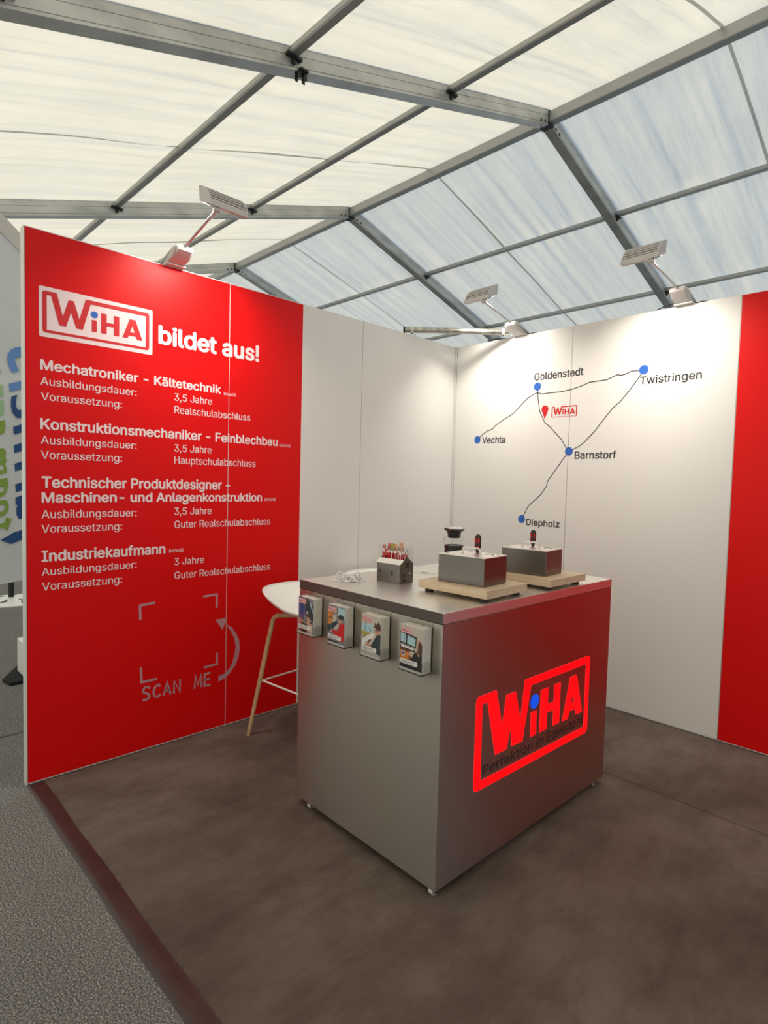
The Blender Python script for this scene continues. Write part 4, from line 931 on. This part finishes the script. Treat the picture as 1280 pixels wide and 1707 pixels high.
# ================================================================== arm lamps on top of the walls
def make_lamp(name_lab, loc, rz, J, sg, sc=1.0):
    """local frame: y out from the wall, z up from the wall's top edge"""
    t = thing('arm_lamp', name_lab, 'lamp', loc, rz, 'grey arm lamps clamped on the booth walls')
    prof = [(-0.075, 0.004), (0.030, 0.004), (0.085, 0.022), (0.135, 0.048), (0.140, 0.064), (0.128, 0.074), (0.085, 0.076), (0.020, 0.062), (-0.050, 0.030), (-0.075, 0.014)]
    g = G(); bm = bmesh.new()
    vs = [bm.verts.new((x, p[0], p[1])) for x in (-0.045, 0.045) for p in prof]; n = len(prof)
    for i in range(n): bm.faces.new((vs[i], vs[(i+1) % n], vs[n+(i+1) % n], vs[n+i]))
    bm.faces.new(vs[:n][::-1]); bm.faces.new(vs[n:])
    bmesh.ops.bevel(bm, geom=[e for e in bm.edges if abs(e.verts[0].co.x-e.verts[1].co.x) < 1e-4], offset=0.012, segments=3, affect='EDGES', profile=0.5)
    me = bpy.data.meshes.new('ballast_housing'); bmesh.ops.recalc_face_normals(bm, faces=bm.faces); bm.to_mesh(me); bm.free()
    link('ballast_housing', me, M['lampgrey'], t, smooth=True); me.set_sharp_from_angle(angle=math.radians(40))
    g = G(); g.box(-0.050, 0.050, -0.080, 0.035, 0.0005, 0.006); g.box(-0.02, 0.02, -0.080, -0.074, -0.07, 0.004); g.obj('wall_clamp', M['alu2'], t)
    a = Vector((0, 0.118, 0.066)); b = Vector((0, J[0], J[1]))
    g = G(); g.tube([a, b], 0.0062, 12); g.obj('arm', M['steelrod'], t, smooth=True, auto=50)
    g = G(); g.tube([a-(b-a).normalized()*0.012, a+(b-a).normalized()*0.012], 0.011, 14); g.obj('arm_socket', M['dark'], t, smooth=True, auto=40)
    g = G(); g.tube([b-(b-a).normalized()*0.085, b-(b-a).normalized()*0.005], 0.0078, 12); g.obj('arm_sleeve', M['lampgrey'], t, smooth=True, auto=40)
    g = G(); g.tube([(-0.014, J[0], J[1]), (0.014, J[0], J[1])], 0.011, 12); g.obj('joint', M['lampgrey'], t, smooth=True, auto=40)
    jo, jz = J; x0, x1 = (-0.035, 0.160) if sg > 0 else (-0.160, 0.035)
    C_ = Vector((jo+0.012, jz+0.012)); A_ = Vector((jo-0.108, jz+0.135)); B_ = Vector((jo-0.098, jz+0.060)); K_ = Vector((jo-0.005, jz+0.105))
    bez = lambda q: (1-q)**2*C_+2*q*(1-q)*K_+q*q*A_
    def nrm(q):
        d = 2*(1-q)*(K_-C_)+2*q*(A_-K_); d.normalize(); return Vector((d.y, -d.x))
    cur = [bez(i/12) for i in range(13)]
    full = [tuple(p) for p in cur]+[tuple(B_)]
    for xe in (x0, x1-0.006):
        g = G(); g.prism(full, 'x', xe, xe+0.006); g.obj('end_cap', M['lampgrey'], t)
    inner = [tuple(bez(i/12)-nrm(i/12)*0.014) for i in range(13)]+[tuple(B_+Vector((-0.001, 0.006)))]
    g = G(); g.prism(inner, 'x', x0+0.006, x1-0.006); g.obj('lamp_body', M['dark'], t, label='dark body behind the fins')
    g = G()
    for qa, qb in ((0.0, 0.18), (0.80, 1.0)):
        pts = [bez(qa+(qb-qa)*i/4)+nrm(qa+(qb-qa)*i/4)*0 for i in range(5)]; inn = [p-nrm(qa+(qb-qa)*i/4)*0.016 for i, p in enumerate(pts)]
        g = G(); g.prism([tuple(p) for p in pts]+[tuple(p) for p in reversed(inn)], 'x', x0+0.006, x1-0.006); g.obj('housing_edge', M['lampgrey'], t)
    for k in range(6):
        q = 0.235+k*0.104; p = bez(q); n_ = nrm(q); d = Vector((-n_.y, n_.x))*0.0034
        g = G(); g.prism([tuple(p+d), tuple(p-d), tuple(p-d-n_*0.016), tuple(p+d-n_*0.016)], 'x', x0+0.006, x1-0.006); g.obj('cooling_fin', M['lampgrey'], t)
    dn = (C_-B_).normalized(); nn = Vector((dn.y, -dn.x)); nn = nn if nn.y < 0 else -nn
    g0 = B_+dn*0.012-nn*0.000; g1 = C_-dn*0.012-nn*0.000
    g = G(); g.prism([tuple(g0), tuple(g1), tuple(g1+nn*0.004), tuple(g0+nn*0.004)], 'x', x0+0.012, x1-0.012); g.obj('lamp_glass', M['lampglass'], t, label='lit glass facing the wall')
    ld = bpy.data.lights.new('lamp_light', 'AREA'); ld.shape = 'RECTANGLE'; ld.size = 0.16; ld.size_y = 0.09; ld.energy = LAMP_W*sc; ld.color = (1.0, 0.93, 0.84); ld.spread = math.radians(118)
    lo_ = bpy.data.objects.new('lamp_light', ld); COL.objects.link(lo_); lo_.parent = t
    c_ = (B_+C_)/2+nn*0.012; lo_.location = ((x0+x1)/2, c_.x, c_.y)
    lo_.rotation_euler = Vector((0, nn.x, nn.y)).to_track_quat('-Z', 'Y').to_euler()
    s = sg
    g = G(); g.tube([(-s*0.045, -0.055, 0.014), (-s*0.075, -0.052, 0.018), (-s*0.105, -0.060, 0.016), (-s*0.125, -0.072, -0.004), (-s*0.130, -0.078, -0.08), (-s*0.130, -0.080, -0.6)], [0.0055, 0.005, 0.0035, 0.0035, 0.0035, 0.0035], 8); g.obj('power_cable', M['blackplastic'], t, smooth=True)
    return t
make_lamp('grey arm lamp on the red left wall', (-0.0, -2.326, H), -PI/2, (0.449, 0.151), -1)
make_lamp('grey arm lamp on the map wall beside the galvanised tube', (0.583, 0.0, H), PI, (0.444, 0.143), 1)
make_lamp('grey arm lamp on the map wall, beside the red end panel', (1.703, 0.0, H), PI, (0.511, 0.112), 1)

# brace tube across the corner
a = Vector((-0.025, -0.585, H+0.030)); b = Vector((0.512, -0.042, H+0.030))
t = thing('brace_tube', 'galvanised steel tube lying across the booth corner on the wall tops', 'tube', a)
g = G(); g.tube([(0, 0, 0), b-a], 0.0215, 22); g.obj('tube', M['galv'], t, smooth=True, auto=50)
d = (b-a).normalized()
for s, ln in ((0.055, 0.02), ((b-a).length-0.05, 0.02)):
    g = G(); g.tube([d*s, d*(s+ln)], 0.0245, 20); g.obj('pipe_clamp', M['alu2'], t, smooth=True, auto=40)
    p = d*(s+ln/2); g = G(); g.tube([p+Vector((0, 0, -0.030)), p+Vector((0, 0, -0.0205))], 0.006, 8); g.obj('clamp_bolt', M['dark'], t, smooth=True, auto=40)
g = G(); g.tube([Vector((0, 0, 0))-d*0.001, d*0.012], 0.0228, 20); g.obj('tube_end', M['dark'], t, smooth=True, auto=40)
o = None
g = G(); g.tube([(0.28, 0.03, H+0.012), (0.36, 0.03, H+0.020), (0.40, 0.03, H+0.010), (0.47, 0.03, H+0.004), (0.55, 0.035, H+0.006)], 0.006, 8)
tag(g.obj('cable_bundle', M['blackplastic'], None, smooth=True), 'black cable lying on the map wall top near the corner', 'cable')
g = G(); g.tube([(0.490, 0.056, H-0.2), (0.488, 0.052, H+0.012), (0.498, 0.045, H+0.035), (0.515, 0.045, H+0.035), (0.528, 0.05, H+0.015), (0.530, 0.06, H-0.1)], 0.0035, 8)
tag(g.obj('looped_cable', M['blackplastic'], None, smooth=True), 'thin black cable looping over the wall top beside the tube end', 'cable')
g = G(); g.tube([(1.50, 0.055, H-0.1), (1.50, 0.045, H+0.006), (1.56, 0.035, H+0.022), (1.62, 0.03, H+0.030), (1.655, 0.03, H+0.012)], 0.0035, 8)
tag(g.obj('looped_cable', M['blackplastic'], None, smooth=True), 'black cable rising from behind the map wall to its right lamp', 'cable')

# ================================================================== beyond the left wall
t = thing('banner', 'large white cloth banner with blue and green lettering beyond the left wall', 'banner', (0, 0, 0))
PB = plane_mat((-1.795, 0, 0), (0, 1, 0), (0, 0, 1))
def btop(y): return 3.092-0.87*(y+2.74)
ny, nz = 24, 40; vs = []
for d_ in (0, -0.012):
    for j in range(nz+1):
        for i in range(ny+1):
            y = -3.02+1.05*i/ny; z = 0.645+0.12*(y+2.75)+(btop(y)-0.66)*j/nz
            vs.append((-1.797+d_-0.010*abs(math.sin(y*3+z*1.2)), y, z))
W1 = ny+1; n0 = W1*(nz+1)
fs = [(j*W1+i, j*W1+i+1, (j+1)*W1+i+1, (j+1)*W1+i) for j in range(nz) for i in range(ny)]
fs += [tuple(n0+a for a in reversed(f)) for f in fs]
g = G(); g.add(vs, fs); g.obj('banner_cloth', M['canvas'], t, smooth=True)
g = G(); g.prism([(-3.02, btop(-3.02)-0.01), (-1.97, btop(-1.97)-0.01), (-1.97, btop(-1.97)+0.115), (-3.02, btop(-3.02)+0.115)], 'x', -1.83, -1.795); g.obj('top_hem', M['hem'], t, label='beige slanting top hem')
for m_, lp in BANNER:
    flat('banner_lettering', [lp], M[m_], t, PB, 0.001)
g = G(); g.tube([(-1.84, -2.30, 0.02), (-1.84, -2.30, 2.60)], 0.016, 12); g.obj('banner_pole', M['dark'], t, smooth=True, auto=40)
g = G(); g.add([(-1.50, -2.76, 0.004), (-1.62, -2.78, 0.004), (-1.95, -2.60, 0.004), (-1.95, -2.10, 0.004), (-1.50, -2.10, 0.004)]+[(-1.50, -2.76, 0.022), (-1.62, -2.78, 0.022), (-1.95, -2.60, 0.022), (-1.95, -2.10, 0.022), (-1.50, -2.10, 0.022)],
               [(0, 1, 2, 3, 4), (5, 6, 7, 8, 9)]+[(i, (i+1) % 5, 5+(i+1) % 5, 5+i) for i in range(5)]); g.obj('base_plate', M['mat'], t, label='flat black base plate')
t = thing('white_box', 'white box on the black base plate behind the left wall', 'box', (-1.60, -2.40, 0.0223), 0.0)
g = G(); g.bbox(-0.16, 0.0, -0.262, 0.10, 0, 0.235, 0.004, 2); g.obj('carton', M['shell'], t)
g = G(); g.box(-0.16, 0.0, -0.002, 0.004, 0.2352, 0.2362); g.obj('tape_strip', M['canvas'], t)
t = thing('flag_stand', 'dark pole on a round white base with black markings, far behind the left wall', 'stand', (-4.5, -2.10, 0.0003))
g = G(); g.lathe([(0.0, 0), (0.36, 0), (0.36, 0.012), (0.20, 0.035), (0.05, 0.05), (0, 0.05)], 36, cap=False); g.obj('round_base', M['shell'], t, smooth=True, auto=30)
g = G(); g.tube([(0.0, -0.03, 0.04), (0.0, -0.03, 2.6)], 0.028, 14); g.obj('pole', M['dark'], t, smooth=True, auto=40)
for k in range(7):
    a = k*0.9; g = G(); zc = 0.028
    g.tube([(0.30*math.cos(a), 0.30*math.sin(a), 0.0185), (0.20*math.cos(a+0.25), 0.20*math.sin(a+0.25), 0.0365), (0.13*math.cos(a+0.1), 0.13*math.sin(a+0.1), 0.0435)], [0.008, 0.024, 0.006], 6, flat=0.25); g.obj('black_marking', M['dark'], t)
